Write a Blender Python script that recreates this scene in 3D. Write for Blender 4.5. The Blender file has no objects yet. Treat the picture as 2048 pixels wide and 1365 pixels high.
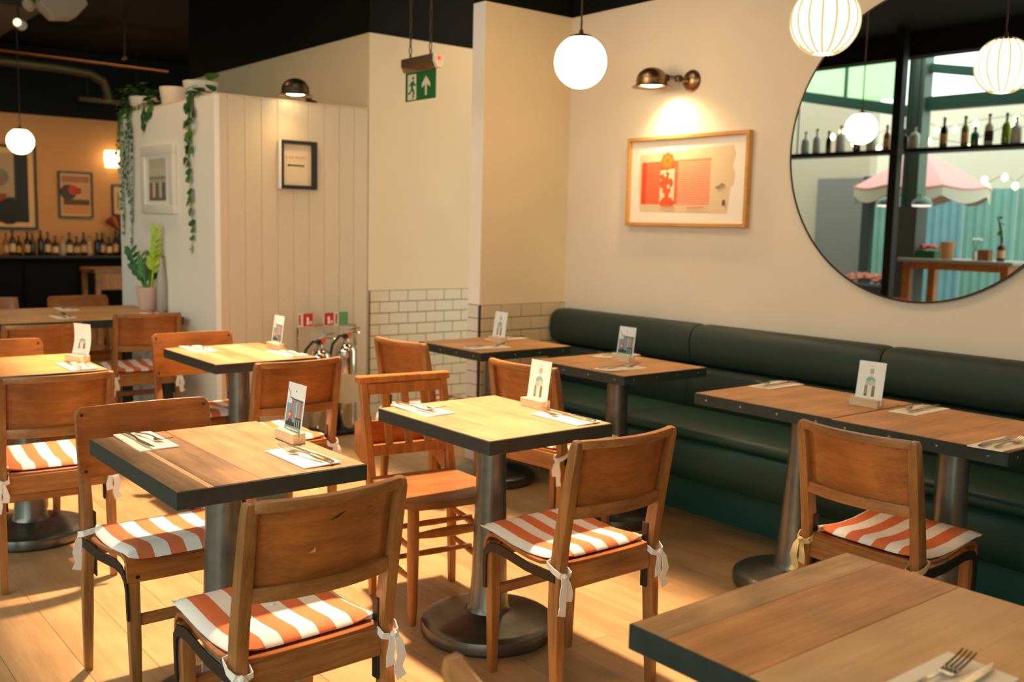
import bpy, bmesh, math, random
from mathutils import Vector, Matrix
random.seed(7)
SC = bpy.context.scene
COL = SC.collection
PI = math.pi
R = math.radians

# ------------------------------------------------------------------ camera
F_PX = 1982.6
YAW, PITCH, ROLL = R(38.836), R(6.629), R(1.303)
EYE = 1.375
_fw = Vector((math.sin(YAW)*math.cos(PITCH), math.cos(YAW)*math.cos(PITCH), -math.sin(PITCH)))
_rt = Vector((math.cos(YAW), -math.sin(YAW), 0))
_up = _rt.cross(_fw)
rt = _rt*math.cos(ROLL) + _up*math.sin(ROLL)
up = -_rt*math.sin(ROLL) + _up*math.cos(ROLL)
cam_d = bpy.data.cameras.new('camera')
cam = bpy.data.objects.new('camera', cam_d)
COL.objects.link(cam)
m = Matrix((rt, up, -_fw)).transposed().to_4x4()
m.translation = Vector((0, 0, EYE))
cam.matrix_world = m
cam_d.sensor_width = 36.0
cam_d.sensor_fit = 'HORIZONTAL'
cam_d.lens = F_PX/2048*36
cam_d.clip_start = 0.05
cam_d.dof.use_dof = True
cam_d.dof.focus_distance = 2.55
cam_d.dof.aperture_fstop = 3.6
SC.camera = cam

# ------------------------------------------------------------------ world, lamps, exposure
W = bpy.data.worlds.new('world'); SC.world = W
W.use_nodes = True
bg = W.node_tree.nodes['Background']
bg.inputs[0].default_value = (0.86, 0.97, 0.90, 1)
bg.inputs[1].default_value = 3.0
vs = SC.view_settings
vs.view_transform = 'Standard'
vs.look = 'None'
vs.exposure = -0.12
vs.gamma = 1.0
vs.use_curve_mapping = False
SC.cycles.use_denoising = True
SC.cycles.max_bounces = 10
SC.cycles.sample_clamp_indirect = 6.0

def lamp(kind, name, loc, energy, color, aim=None, **kw):
    d = bpy.data.lights.new(name, kind)
    d.energy = energy; d.color = color
    for k, v in kw.items(): setattr(d, k, v)
    o = bpy.data.objects.new(name, d)
    COL.objects.link(o)
    o.location = loc
    if aim is not None:
        o.rotation_euler = (Vector(aim) - Vector(loc)).to_track_quat('-Z', 'Y').to_euler()
    return o

# strong warm spot standing in for sun, above the opening added for it
lamp('SPOT', 'sun_patch_spot', (2.35, 4.7, 6.2), 6000, (1.0, 0.64, 0.38), aim=(1.75, 3.55, 0), spot_size=R(50), spot_blend=0.2, shadow_soft_size=0.14)
# daylight through the open courtyard front (portal only guides the sky's own light)
po = lamp('AREA', 'front_portal', (-1.6, 4.2, 1.75), 1, (1, 1, 1), aim=(3, 4.2, 1.75), shape='RECTANGLE', size=9.0, size_y=3.2)
po.data.cycles.is_portal = True
# unseen warm fill spots added under the dark ceiling, without fittings
for k, (x, y) in enumerate(((.9, 1.3), (2.9, .9), (2.7, 3.6), (1.0, 4.6), (1.9, 6.4), (4.5, 5.2))):
    lamp('SPOT', 'warm_fill_spot', (x, y, 3.40), (64, 66, 34, 22, 62, 44)[k], (1.0, .52, .20), aim=(x, y, 0), spot_size=R(150), spot_blend=1.0, shadow_soft_size=.10)

# ------------------------------------------------------------------ materials
def srgb(r, g, b):
    def f(c):
        c /= 255.0
        return c/12.92 if c <= 0.04045 else ((c + 0.055)/1.055)**2.4
    return (f(r), f(g), f(b), 1.0)
MATS = {}
def bsdf_mat(name):
    mt = bpy.data.materials.new(name); mt.use_nodes = True
    return mt, mt.node_tree, mt.node_tree.nodes['Principled BSDF']
def plain(name, col, rough=0.6, metal=0.0, noise=0.0, nscale=20, emit=None, estr=0, trans=0.0, alpha=1.0, bump=0.0, coat=0.0, spec=None):
    if name in MATS: return MATS[name]
    mt, nt, b = bsdf_mat(name)
    b.inputs['Base Color'].default_value = col
    b.inputs['Roughness'].default_value = rough
    b.inputs['Metallic'].default_value = metal
    if spec is not None: b.inputs['Specular IOR Level'].default_value = spec
    if trans: b.inputs['Transmission Weight'].default_value = trans
    if coat: b.inputs['Coat Weight'].default_value = coat
    if emit is not None:
        b.inputs['Emission Color'].default_value = emit
        b.inputs['Emission Strength'].default_value = estr
    if noise or bump:
        tc = nt.nodes.new('ShaderNodeTexCoord')
        n = nt.nodes.new('ShaderNodeTexNoise'); n.inputs['Scale'].default_value = nscale; n.inputs['Detail'].default_value = 5
        nt.links.new(tc.outputs['Object'], n.inputs['Vector'])
        if noise:
            h = nt.nodes.new('ShaderNodeHueSaturation'); h.inputs['Color'].default_value = col
            mr = nt.nodes.new('ShaderNodeMapRange'); mr.inputs['From Min'].default_value = .3; mr.inputs['From Max'].default_value = .7
            mr.inputs['To Min'].default_value = 1-noise; mr.inputs['To Max'].default_value = 1+noise
            nt.links.new(n.outputs['Fac'], mr.inputs['Value']); nt.links.new(mr.outputs[0], h.inputs['Value'])
            nt.links.new(h.outputs[0], b.inputs['Base Color'])
        if bump:
            bp = nt.nodes.new('ShaderNodeBump'); bp.inputs['Strength'].default_value = bump; bp.inputs['Distance'].default_value = .002
            nt.links.new(n.outputs['Fac'], bp.inputs['Height']); nt.links.new(bp.outputs[0], b.inputs['Normal'])
    MATS[name] = mt
    return mt
def wood(name, c1, c2, axis='Y', scale=14.0, stretch=0.07, rough=0.45, rand=0.10, blotch=0.25, coat=0.0):
    """grain along one object axis, blotches of wear, small colour shift from piece to piece"""
    mt, nt, b = bsdf_mat(name)
    N = nt.nodes.new; L = nt.links.new
    tc = N('ShaderNodeTexCoord'); oi = N('ShaderNodeObjectInfo')
    add = N('ShaderNodeVectorMath'); add.operation = 'ADD'
    sc = N('ShaderNodeVectorMath'); sc.operation = 'SCALE'; sc.inputs[0].default_value = (7.3, 3.1, 5.7)
    L(oi.outputs['Random'], sc.inputs['Scale'])
    L(tc.outputs['Object'], add.inputs[0]); L(sc.outputs[0], add.inputs[1])
    mp = N('ShaderNodeMapping')
    s = [scale]*3; s['XYZ'.index(axis)] = scale*stretch
    mp.inputs['Scale'].default_value = s
    L(add.outputs[0], mp.inputs['Vector'])
    n1 = N('ShaderNodeTexNoise'); n1.inputs['Scale'].default_value = 3.0; n1.inputs['Detail'].default_value = 6; n1.inputs['Distortion'].default_value = 0.6
    L(mp.outputs[0], n1.inputs['Vector'])
    n2 = N('ShaderNodeTexNoise'); n2.inputs['Scale'].default_value = 5.0; n2.inputs['Detail'].default_value = 3
    L(add.outputs[0], n2.inputs['Vector'])
    mp3 = N('ShaderNodeMapping'); s3 = [scale*7]*3; s3['XYZ'.index(axis)] = scale*.35
    mp3.inputs['Scale'].default_value = s3
    L(add.outputs[0], mp3.inputs['Vector'])
    n3 = N('ShaderNodeTexNoise'); n3.inputs['Scale'].default_value = 3.0; n3.inputs['Detail'].default_value = 4
    L(mp3.outputs[0], n3.inputs['Vector'])
    gm = N('ShaderNodeMix'); gm.data_type = 'FLOAT'; gm.inputs[0].default_value = .38
    L(n1.outputs['Fac'], gm.inputs[2]); L(n3.outputs['Fac'], gm.inputs[3])
    cr = N('ShaderNodeValToRGB')
    cr.color_ramp.elements[0].position = .32; cr.color_ramp.elements[0].color = c2
    cr.color_ramp.elements[1].position = .66; cr.color_ramp.elements[1].color = c1
    L(gm.outputs[0], cr.inputs['Fac'])
    hs = N('ShaderNodeHueSaturation')
    mr = N('ShaderNodeMapRange'); mr.inputs['From Min'].default_value = .3; mr.inputs['From Max'].default_value = .7
    mr.inputs['To Min'].default_value = 1-blotch; mr.inputs['To Max'].default_value = 1+blotch*.5
    L(n2.outputs['Fac'], mr.inputs['Value'])
    mr2 = N('ShaderNodeMapRange'); mr2.inputs['To Min'].default_value = 1-rand; mr2.inputs['To Max'].default_value = 1+rand
    L(oi.outputs['Random'], mr2.inputs['Value'])
    mu = N('ShaderNodeMath'); mu.operation = 'MULTIPLY'
    L(mr.outputs[0], mu.inputs[0]); L(mr2.outputs[0], mu.inputs[1])
    L(mu.outputs[0], hs.inputs['Value']); L(cr.outputs['Color'], hs.inputs['Color'])
    L(hs.outputs[0], b.inputs['Base Color'])
    b.inputs['Roughness'].default_value = rough
    b.inputs['Coat Weight'].default_value = coat
    bp = N('ShaderNodeBump'); bp.inputs['Strength'].default_value = .12; bp.inputs['Distance'].default_value = .002
    L(n1.outputs['Fac'], bp.inputs['Height']); L(bp.outputs[0], b.inputs['Normal'])
    MATS[name] = mt
    return mt
def emitter(name, col, strength):
    if name in MATS: return MATS[name]
    mt = bpy.data.materials.new(name); mt.use_nodes = True
    nt = mt.node_tree; nt.nodes.clear()
    e = nt.nodes.new('ShaderNodeEmission'); o = nt.nodes.new('ShaderNodeOutputMaterial')
    e.inputs[0].default_value = col; e.inputs[1].default_value = strength
    nt.links.new(e.outputs[0], o.inputs[0])
    MATS[name] = mt
    return mt
def stripes(name, ca, cb, width):
    mt, nt, b = bsdf_mat(name)
    N = nt.nodes.new; L = nt.links.new
    tc = N('ShaderNodeTexCoord'); sx = N('ShaderNodeSeparateXYZ'); L(tc.outputs['Object'], sx.inputs[0])
    a = N('ShaderNodeMath'); a.operation = 'MULTIPLY_ADD'; a.inputs[1].default_value = 1/width; a.inputs[2].default_value = 100.5
    L(sx.outputs['X'], a.inputs[0])
    md = N('ShaderNodeMath'); md.operation = 'PINGPONG'; md.inputs[1].default_value = 1.0
    L(a.outputs[0], md.inputs[0])
    fl = N('ShaderNodeMath'); fl.operation = 'FLOOR'; L(a.outputs[0], fl.inputs[0])
    mo = N('ShaderNodeMath'); mo.operation = 'MODULO'; mo.inputs[1].default_value = 2.0; L(fl.outputs[0], mo.inputs[0])
    mx = N('ShaderNodeMix'); mx.data_type = 'RGBA'
    mx.inputs[6].default_value = ca; mx.inputs[7].default_value = cb
    L(mo.outputs[0], mx.inputs[0]); L(mx.outputs[2], b.inputs['Base Color'])
    b.inputs['Roughness'].default_value = .85
    n = N('ShaderNodeTexNoise'); n.inputs['Scale'].default_value = 900
    bp = N('ShaderNodeBump'); bp.inputs['Strength'].default_value = .15; bp.inputs['Distance'].default_value = .001
    L(tc.outputs['Object'], n.inputs['Vector']); L(n.outputs['Fac'], bp.inputs['Height']); L(bp.outputs[0], b.inputs['Normal'])
    MATS[name] = mt
    return mt

cream = plain('cream_paint', srgb(236, 216, 178), .75, noise=.02, nscale=3)
rightpaint = plain('right_wall_paint', srgb(230, 218, 198), .75, noise=.02, nscale=3)
tan = plain('tan_paint', srgb(206, 150, 90), .75, noise=.03, nscale=2)
blackgreen = plain('dark_green_black_paint', srgb(8, 12, 9), .7, spec=.2)
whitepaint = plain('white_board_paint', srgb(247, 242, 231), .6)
cladpaint = plain('cream_board_paint', srgb(216, 198, 166), .6)
tilem = plain('cream_glazed_tile', srgb(218, 198, 158), .18, noise=.03, nscale=6)
tilew = plain('white_glazed_tile', srgb(226, 222, 214), .18, noise=.03, nscale=6)
grout = plain('dark_grout', srgb(74, 66, 50), .9)
floorm = wood('floor_oak', srgb(186, 152, 108), srgb(162, 128, 86), 'Y', 6, .08, .42, .09, .12)
floorbase = wood('floor_oak_base', srgb(176, 138, 92), srgb(150, 114, 72), 'Y', 6, .08, .6, .0, .1)
chairwood = wood('chair_beech', srgb(182, 124, 66), srgb(132, 84, 40), 'Z', 16, .08, .38, .10, .25, coat=.15)
chairpanel = wood('chair_ply', srgb(180, 108, 48), srgb(134, 76, 30), 'X', 10, .12, .35, .12, .30, coat=.2)
chairrail = wood('chair_beech_rail', srgb(182, 124, 66), srgb(132, 84, 40), 'X', 16, .08, .38, .10, .25, coat=.15)
chairedge = wood('chair_ply_edge', srgb(206, 150, 88), srgb(170, 112, 58), 'X', 30, .1, .5, .06, .15)
dwood = wood('chapel_chair_elm', srgb(202, 126, 54), srgb(154, 88, 32), 'Z', 16, .1, .4, .1, .22, coat=.15)
dseat = wood('chapel_seat_elm', srgb(176, 112, 56), srgb(136, 84, 42), 'X', 10, .2, .4, .1, .3)
tops = {
 'T1': wood('table_top_smoked', srgb(206, 166, 118), srgb(142, 108, 76), 'Y', 10, .08, .45, .26, .35),
 'T2': wood('table_top_pale', srgb(204, 156, 116), srgb(180, 130, 90), 'Y', 9, .1, .45, .08, .2),
 'T3': wood('table_top_banded', srgb(196, 146, 100), srgb(162, 112, 70), 'Y', 9, .1, .45, .16, .2),
 'TX': wood('table_top_oak', srgb(222, 168, 108), srgb(192, 132, 76), 'X', 9, .1, .45, .07, .22),
 'T8': wood('table_top_honey', srgb(224, 176, 116), srgb(190, 132, 72), 'X', 9, .08, .45, .10, .30),
}
steel = plain('blued_steel_band', srgb(52, 64, 60), .45, .35, noise=.15, nscale=30)
castmetal = plain('brushed_steel_column', srgb(124, 126, 118), .30, .75, noise=.12, nscale=25)
basemetal = plain('dark_cast_base', srgb(104, 104, 97), .32, .85, noise=.2, nscale=14)
bracket = plain('dark_steel_bracket', srgb(54, 52, 46), .45, .7)
stud_m = plain('stud_metal', srgb(170, 165, 150), .3, 1.0)
stripe = stripes('orange_white_stripe', srgb(242, 236, 226), srgb(222, 118, 70), .0445)
tiewhite = plain('white_cotton', srgb(240, 234, 224), .9)
tiekhaki = plain('khaki_cotton', srgb(206, 182, 128), .9)
napm = plain('cream_paper_napkin', srgb(255, 246, 226), .9)
cutlery = plain('cutlery_steel', srgb(190, 180, 165), .22, 1.0)
cardw = plain('white_card', srgb(240, 240, 234), .5)
blockm = wood('card_block_maple', srgb(236, 214, 176), srgb(214, 188, 146), 'Y', 20, .1, .5, .05, .1)
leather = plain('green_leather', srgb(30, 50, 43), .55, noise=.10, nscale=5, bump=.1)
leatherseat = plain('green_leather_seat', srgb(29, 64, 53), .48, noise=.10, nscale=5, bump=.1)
plinthm = plain('teal_plinth', srgb(32, 80, 72), .5)
globe_m = emitter('lit_opal_glass', (1.0, .67, .35, 1), 16.0)
globe_rib = emitter('lit_opal_rib', (1.0, .72, .30, 1), .95)
bulb_m = emitter('lit_bulb', (1.0, .80, .50, 1), 14.0)
bronze = plain('brushed_bronze', srgb(150, 122, 92), .34, 1.0)
darkbronze = plain('dark_bronze', srgb(84, 70, 54), .4, .9)
cordm = plain('dark_cord', srgb(54, 44, 34), .7)
paleoak = wood('pale_oak_frame', srgb(222, 166, 92), srgb(200, 140, 68), 'Y', 20, .08, .45, .03, .1)
blackframe = plain('black_green_frame', srgb(22, 34, 32), .4)
leafdark = plain('leaf_dark', srgb(40, 92, 40), .45, noise=.25, nscale=30)
leafmid = plain('leaf_mid', srgb(70, 128, 48), .45, noise=.25, nscale=30)
leaflime = plain('leaf_lime', srgb(168, 196, 40), .45, noise=.2, nscale=30)
potwhite = plain('white_ceramic', srgb(226, 214, 194), .4)
potpink = plain('pink_terracotta', srgb(222, 186, 172), .7)
chrome = plain('polished_steel', srgb(210, 205, 195), .08, 1.0)
blackrub = plain('black_rubber', srgb(18, 18, 18), .5)
redm = plain('sign_red', srgb(200, 30, 26), .5)
greenm = plain('sign_green', srgb(8, 96, 36), .5)
blackm = plain('black_steel', srgb(14, 16, 15), .45, .4)
mirror_m = plain('mirror_glass', (.93, .95, .93, 1), .0, 1.0)

def flat(rgb):
    return plain('print_%d_%d_%d' % rgb, srgb(*rgb), .6)

# ------------------------------------------------------------------ mesh helpers
class MB:
    def __init__(s): s.v = []; s.f = []; s.mi = []
    def add(s, vs, fs, mi=0):
        o = len(s.v); s.v += [tuple(p) for p in vs]
        s.f += [tuple(i+o for i in f) for f in fs]; s.mi += [mi]*len(fs)
        return s
    def box(s, x0, x1, y0, y1, z0, z1, mi=0):
        return s.add([(x0,y0,z0),(x1,y0,z0),(x1,y1,z0),(x0,y1,z0),(x0,y0,z1),(x1,y0,z1),(x1,y1,z1),(x0,y1,z1)],
            [(3,2,1,0),(4,5,6,7),(0,1,5,4),(1,2,6,5),(2,3,7,6),(3,0,4,7)], mi)
    def lathe(s, prof, n=24, c=(0,0,0), mi=0, axis='Z', cap=True):
        vs = []
        for (r, z) in prof:
            for k in range(n):
                a = 2*PI*k/n
                p = (r*math.cos(a), r*math.sin(a), z)
                if axis == 'X': p = (p[2], p[0], p[1])
                if axis == 'Y': p = (p[1], p[2], p[0])
                vs.append((p[0]+c[0], p[1]+c[1], p[2]+c[2]))
        fs = []
        for i in range(len(prof)-1):
            for k in range(n):
                k2 = (k+1) % n
                fs.append((i*n+k, i*n+k2, (i+1)*n+k2, (i+1)*n+k))
        if cap:
            fs.append(tuple(range(n-1, -1, -1)))
            fs.append(tuple((len(prof)-1)*n+k for k in range(n)))
        return s.add(vs, fs, mi)
    def tube(s, pts, r, n=8, mi=0):
        pts = [Vector(p) for p in pts]; rr = r if isinstance(r, (list, tuple)) else [r]*len(pts)
        vs = []; prev = None
        for i, p in enumerate(pts):
            t = (pts[min(i+1, len(pts)-1)] - pts[max(i-1, 0)]).normalized()
            if prev is None:
                a = Vector((0,0,1)) if abs(t.z) < .9 else Vector((1,0,0))
                u = t.cross(a).normalized()
            else:
                u = (prev - t*prev.dot(t)).normalized()
            prev = u; w = t.cross(u)
            for k in range(n):
                a = 2*PI*k/n
                vs.append(p + u*math.cos(a)*rr[i] + w*math.sin(a)*rr[i])
        fs = []
        for i in range(len(pts)-1):
            for k in range(n):
                k2 = (k+1) % n
                fs.append((i*n+k, i*n+k2, (i+1)*n+k2, (i+1)*n+k))
        fs.append(tuple(range(n-1, -1, -1))); fs.append(tuple((len(pts)-1)*n+k for k in range(n)))
        return s.add(vs, fs, mi)
    def sweep(s, pts, side, w, h, mi=0):
        """rectangular bar along pts; w across `side`, h across the other direction; w/h may be lists"""
        pts = [Vector(p) for p in pts]; S = Vector(side).normalized()
        ww = w if isinstance(w, (list, tuple)) else [w]*len(pts); hh = h if isinstance(h, (list, tuple)) else [h]*len(pts)
        vs = []
        for i, p in enumerate(pts):
            t = (pts[min(i+1, len(pts)-1)] - pts[max(i-1, 0)]).normalized()
            sd = (S - t*S.dot(t)).normalized(); nn = t.cross(sd)
            a = sd*ww[i]/2; b = nn*hh[i]/2
            vs += [p-a-b, p+a-b, p+a+b, p-a+b]
        fs = []
        for i in range(len(pts)-1):
            for k in range(4):
                k2 = (k+1) % 4
                fs.append((i*4+k, i*4+k2, (i+1)*4+k2, (i+1)*4+k))
        fs.append((3,2,1,0)); e = (len(pts)-1)*4; fs.append((e, e+1, e+2, e+3))
        return s.add(vs, fs, mi)
    def sheet(s, fn, nu, nv, th, mi=0):
        """closed slab: fn(u,v)->(point, normal) for u,v in 0..1"""
        A = []; B = []
        for j in range(nv+1):
            for i in range(nu+1):
                p, n = fn(i/nu, j/nv); p = Vector(p); n = Vector(n).normalized()
                A.append(p); B.append(p - n*th)
        o = len(A); fs = []
        q = lambda i, j: j*(nu+1)+i
        for j in range(nv):
            for i in range(nu):
                fs.append((q(i,j), q(i+1,j), q(i+1,j+1), q(i,j+1)))
                fs.append((o+q(i,j+1), o+q(i+1,j+1), o+q(i+1,j), o+q(i,j)))
        ring = [q(i,0) for i in range(nu)] + [q(nu,j) for j in range(nv)] + [q(i,nv) for i in range(nu,0,-1)] + [q(0,j) for j in range(nv,0,-1)]
        for k in range(len(ring)):
            a, b = ring[k], ring[(k+1) % len(ring)]
            fs.append((a, o+a, o+b, b))
        return s.add(A+B, fs, mi)
    def prism(s, poly, z0, z1, mi=0, f=lambda x, y, z: (x, y, z)):
        n = len(poly)
        vs = [f(x, y, z0) for x, y in poly] + [f(x, y, z1) for x, y in poly]
        fs = [tuple(range(n-1, -1, -1)), tuple(range(n, 2*n))] + [(k, (k+1) % n, n+(k+1) % n, n+k) for k in range(n)]
        return s.add(vs, fs, mi)
    def mesh(s, name, mats, bevel=0, smooth=True, segs=1, angle=35):
        me = bpy.data.meshes.new(name)
        me.from_pydata(s.v, [], s.f)
        for mt in (mats if isinstance(mats, (list, tuple)) else [mats]): me.materials.append(mt)
        me.polygons.foreach_set('material_index', s.mi)
        bm = bmesh.new(); bm.from_mesh(me)
        bmesh.ops.recalc_face_normals(bm, faces=bm.faces)
        if bevel:
            es = [e for e in bm.edges if len(e.link_faces) == 2 and e.calc_face_angle(0) > R(40)]
            bmesh.ops.bevel(bm, geom=es, offset=bevel, segments=segs, affect='EDGES', clamp_overlap=True, profile=.6)
        bm.to_mesh(me); bm.free()
        if smooth:
            me.polygons.foreach_set('use_smooth', [True]*len(me.polygons))
            me.set_sharp_from_angle(angle=R(angle))
        me.update()
        return me
    def build(s, name, mats, parent=None, bevel=0, smooth=True, segs=1, angle=35, loc=None):
        o = bpy.data.objects.new(name, s.mesh(name, mats, bevel, smooth, segs, angle))
        COL.objects.link(o)
        if parent is not None: o.parent = parent
        if loc is not None: o.location = loc
        return o

def inst(name, me, parent, loc=(0,0,0), rot=(0,0,0), scale=None):
    o = bpy.data.objects.new(name, me); COL.objects.link(o)
    o.parent = parent; o.location = loc; o.rotation_euler = rot
    if scale: o.scale = scale
    return o
def tag(o, label, cat, group=None):
    o['label'] = label; o['category'] = cat
    if group: o['group'] = group
    return o
def thing(name, label, cat, loc=(0,0,0), rz=0, group=None):
    o = bpy.data.objects.new(name, None); COL.objects.link(o)
    o.empty_display_size = .05
    o.location = loc; o.rotation_euler = (0, 0, rz)
    return tag(o, label, cat, group)
def struct(o):
    o['kind'] = 'structure'; return o
def copy_tree(o, parent=None):
    c = o.copy(); COL.objects.link(c); c.parent = parent
    for ch in list(o.children): copy_tree(ch, c)
    return c
def dup(root, loc, rz, label, group=None):
    c = copy_tree(root); c.location = loc; c.rotation_euler = (0, 0, rz); c['label'] = label
    if group: c['group'] = group
    return c
def decal(name, polys, parent, M, step=.00025):
    """flat print: coloured polygons given in (u,v), placed by matrix M (u->x, v->y, out->z)"""
    mats = []; mb = MB()
    for i, (rgb, pl) in enumerate(polys):
        mt = flat(rgb)
        if mt not in mats: mats.append(mt)
        z = step*(1 + i*.15)
        mb.add([M @ Vector((u, v, z)) for u, v in pl], [tuple(range(len(pl)))], mats.index(mt))
    me = bpy.data.meshes.new(name)
    me.from_pydata(mb.v, [], mb.f)
    for mt in mats: me.materials.append(mt)
    me.polygons.foreach_set('material_index', mb.mi)
    o = bpy.data.objects.new(name, me); COL.objects.link(o); o.parent = parent
    return o
def rect(u0, v0, u1, v1): return [(u0, v0), (u1, v0), (u1, v1), (u0, v1)]
def disc(u, v, r, n=14, ry=None): return [(u+r*math.cos(2*PI*k/n), v+(ry or r)*math.sin(2*PI*k/n)) for k in range(n)]
def frame_M(o, u, v):
    u = Vector(u).normalized(); v = Vector(v).normalized(); w = u.cross(v)
    M = Matrix((u, v, w)).transposed().to_4x4(); M.translation = Vector(o); return M

# ================================================================== ROOM SHELL
ZP, ZC = 2.618, 3.45           # top of pale paint, dark ceiling
XR, YS, YB, YF = 4.08, 4.563, 5.84, 13.6
fl = struct(MB().box(-10, 6.5, -3, YF+.2, -.12, -.003).build('floor', floorbase))
# oak boards laid along y, staggered; those that the picture shows
PW = .186
bme = {}
def board_mesh(L):
    k = round(L, 2)
    if k not in bme: bme[k] = MB().box(0, PW-.0014, 0, L-.0014, -.003, 0).mesh('floor_board', floorm, bevel=.0008, smooth=False)
    return bme[k]
for i in range(-6, 26):
    x = -.3 + i*PW
    y = -1.2 + random.choice((0, .45, .9, 1.3))
    while y < 9.2:
        L = random.choice((1.6, 1.9, 2.2))
        if x + PW > .16*y - .5 and y + L > .9 and x < 3.72 and not (x > 2.3 and y > 5.8):
            inst('floor_board', board_mesh(L), fl, (x, y, 0))
        y += L
struct(MB().box(XR, XR+.15, -3, YS+.1, -.1, ZP).build('wall_right', rightpaint))
struct(MB().box(XR-.002, XR+.15, -3, YS+.1, ZP, ZC).build('wall_right_upper', blackgreen))
wc = struct(MB().box(3.43, XR, YS, YS+.108, -.1, ZP).build('wall_corner', cream))
struct(MB().box(3.43, XR, YS-.002, YS+.108, ZP, ZC).build('wall_corner_upper', blackgreen))
wb = struct(MB().box(3.44, 5.6, YB, YB+.1, -.1, ZP).build('wall_back', cream))
struct(MB().box(3.44, 5.6, YB-.002, YB+.1, ZP, ZC).build('wall_back_upper', blackgreen))
struct(MB().box(3.44, 3.54, YB+.1, 9.0, -.1, ZP).build('wall_side', cream))
struct(MB().box(3.438, 3.54, YB+.1, 9.0, ZP, ZC).build('wall_side_upper', blackgreen))
struct(MB().box(5.5, 5.6, YS+.1, YB, -.1, ZC).build('wall_corridor', cream))
struct(MB().box(-1.6, 6.5, YF, YF+.15, -.1, ZP).build('wall_far', tan))
struct(MB().box(-1.6, 6.5, YF-.002, YF+.15, ZP, ZC).build('wall_far_upper', blackgreen))
struct(MB().box(6.4, 6.5, 9.0, YF, -.1, ZC).build('wall_far_right', tan))
struct(MB().box(-1.7, XR+.15, -3.15, -3, -.1, ZC).build('wall_near', cream))
struct(MB().box(-1.7, -1.6, 9.6, YF, -.1, ZC).build('wall_left', tan))
# ceiling with an unseen opening added and sized for the spot's beam
ce = MB()
sx0, sx1, sy0, sy1 = 1.63, 2.56, 3.28, 4.95
ce.box(-1.7, sx0, -3, YF+.1, ZC, ZC+.12); ce.box(sx1, 6.5, -3, YF+.1, ZC, ZC+.12)
ce.box(sx0, sx1, -3, sy0, ZC, ZC+.12); ce.box(sx0, sx1, sy1, YF+.1, ZC, ZC+.12)
struct(ce.build('ceiling', blackgreen, smooth=False))

# wall tiles
TW, TH, JT = .1525, .0777, .004
tfull = MB().box(0, TW-JT, -.008, 0, 0, TH-JT).mesh('tile', tilem, bevel=.0018)
thalf = {}
def tile_of(w, mt, key):
    k = (round(w, 3), key)
    if k not in thalf: thalf[k] = MB().box(0, w, -.008, 0, 0, TH-JT).mesh('tile', mt, bevel=.0018)
    return thalf[k]
TZ = .918
def tile_wall(parent, x0, x1, y, off, mt=tilem, key='c'):
    for r in range(12):
        z = TZ - (r+1)*TH
        if z < -.02: break
        x = x0 - (TW if r % 2 else TW*.5) + off
        while x < x1:
            a, b = max(x, x0), min(x+TW-JT, x1)
            if b - a > .012:
                inst('tile', tile_of(b-a, mt, key), parent, (a, y-.001, max(z, .0)))
            x += TW
MB().box(3.446, 5.5, YB-.004, YB, 0, TZ-.002).build('grout_bed', grout, wb)
MB().box(3.43, XR, YS-.004, YS, 0, TZ-.002).build('grout_bed', grout, wc)
MB().box(3.4245, 3.43, YS-.004, YS+.108, 0, TZ-.002).build('grout_bed', grout, wc)
MB().box(3.4265, 3.43, YS-.001, YS+.108, TZ, ZP).build('daylit_end_skin', whitepaint, wc)  # whiter skin added over the end face, daylight put into its colour
tile_wall(wb, 3.452, 4.95, YB-.004, .075)
tile_wall(wc, 3.434, XR, YS-.004, .07)
for r in range(12):        # narrow end of the partition, whole white tiles
    z = TZ - (r+1)*TH
    if z < -.02: break
    o = inst('tile', tile_of(.102, tilew, 'w'), wc, (3.4245, YS+.106, max(z, 0)), (0, 0, -PI/2))

# ------------------------------------------------------------------ boarded booth in front of the side wall
booth = thing('panelled_booth', 'boarded service booth with cream front and white side, pots along its top', 'booth', (2.377, YB, 0))
MB().box(.006, 1.055, .006, 1.79, 0, 2.105).build('core', whitepaint, booth)
bw = .1085
cme = MB().box(0, bw-.003, -.0, .02, 0, 2.118).mesh('front_board', cladpaint, bevel=.003)
x = 1.06
while x > 0.0:
    w = min(bw, x)
    if w > .03:
        if w > bw-.001: inst('front_board', cme, booth, (x-w, 0, 0))
        else: inst('front_board', MB().box(0, w-.004, 0, .02, 0, 2.118).mesh('front_board', cladpaint, bevel=.003), booth, (x-w, 0, 0))
    x -= bw
sme = MB().box(0, .02, 0, .1495, 0, 2.118).mesh('side_board', whitepaint, bevel=.0012)
for k in range(12): inst('side_board', sme, booth, (0, .021+k*.15*.985, 0))
MB().box(-.004, .03, -.004, .03, 0, 2.12).build('corner_post', whitepaint, booth, bevel=.002)
MB().box(0, 1.06, 0, 1.80, 2.118, 2.128).build('top_shelf', cladpaint, booth, bevel=.002)

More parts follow.
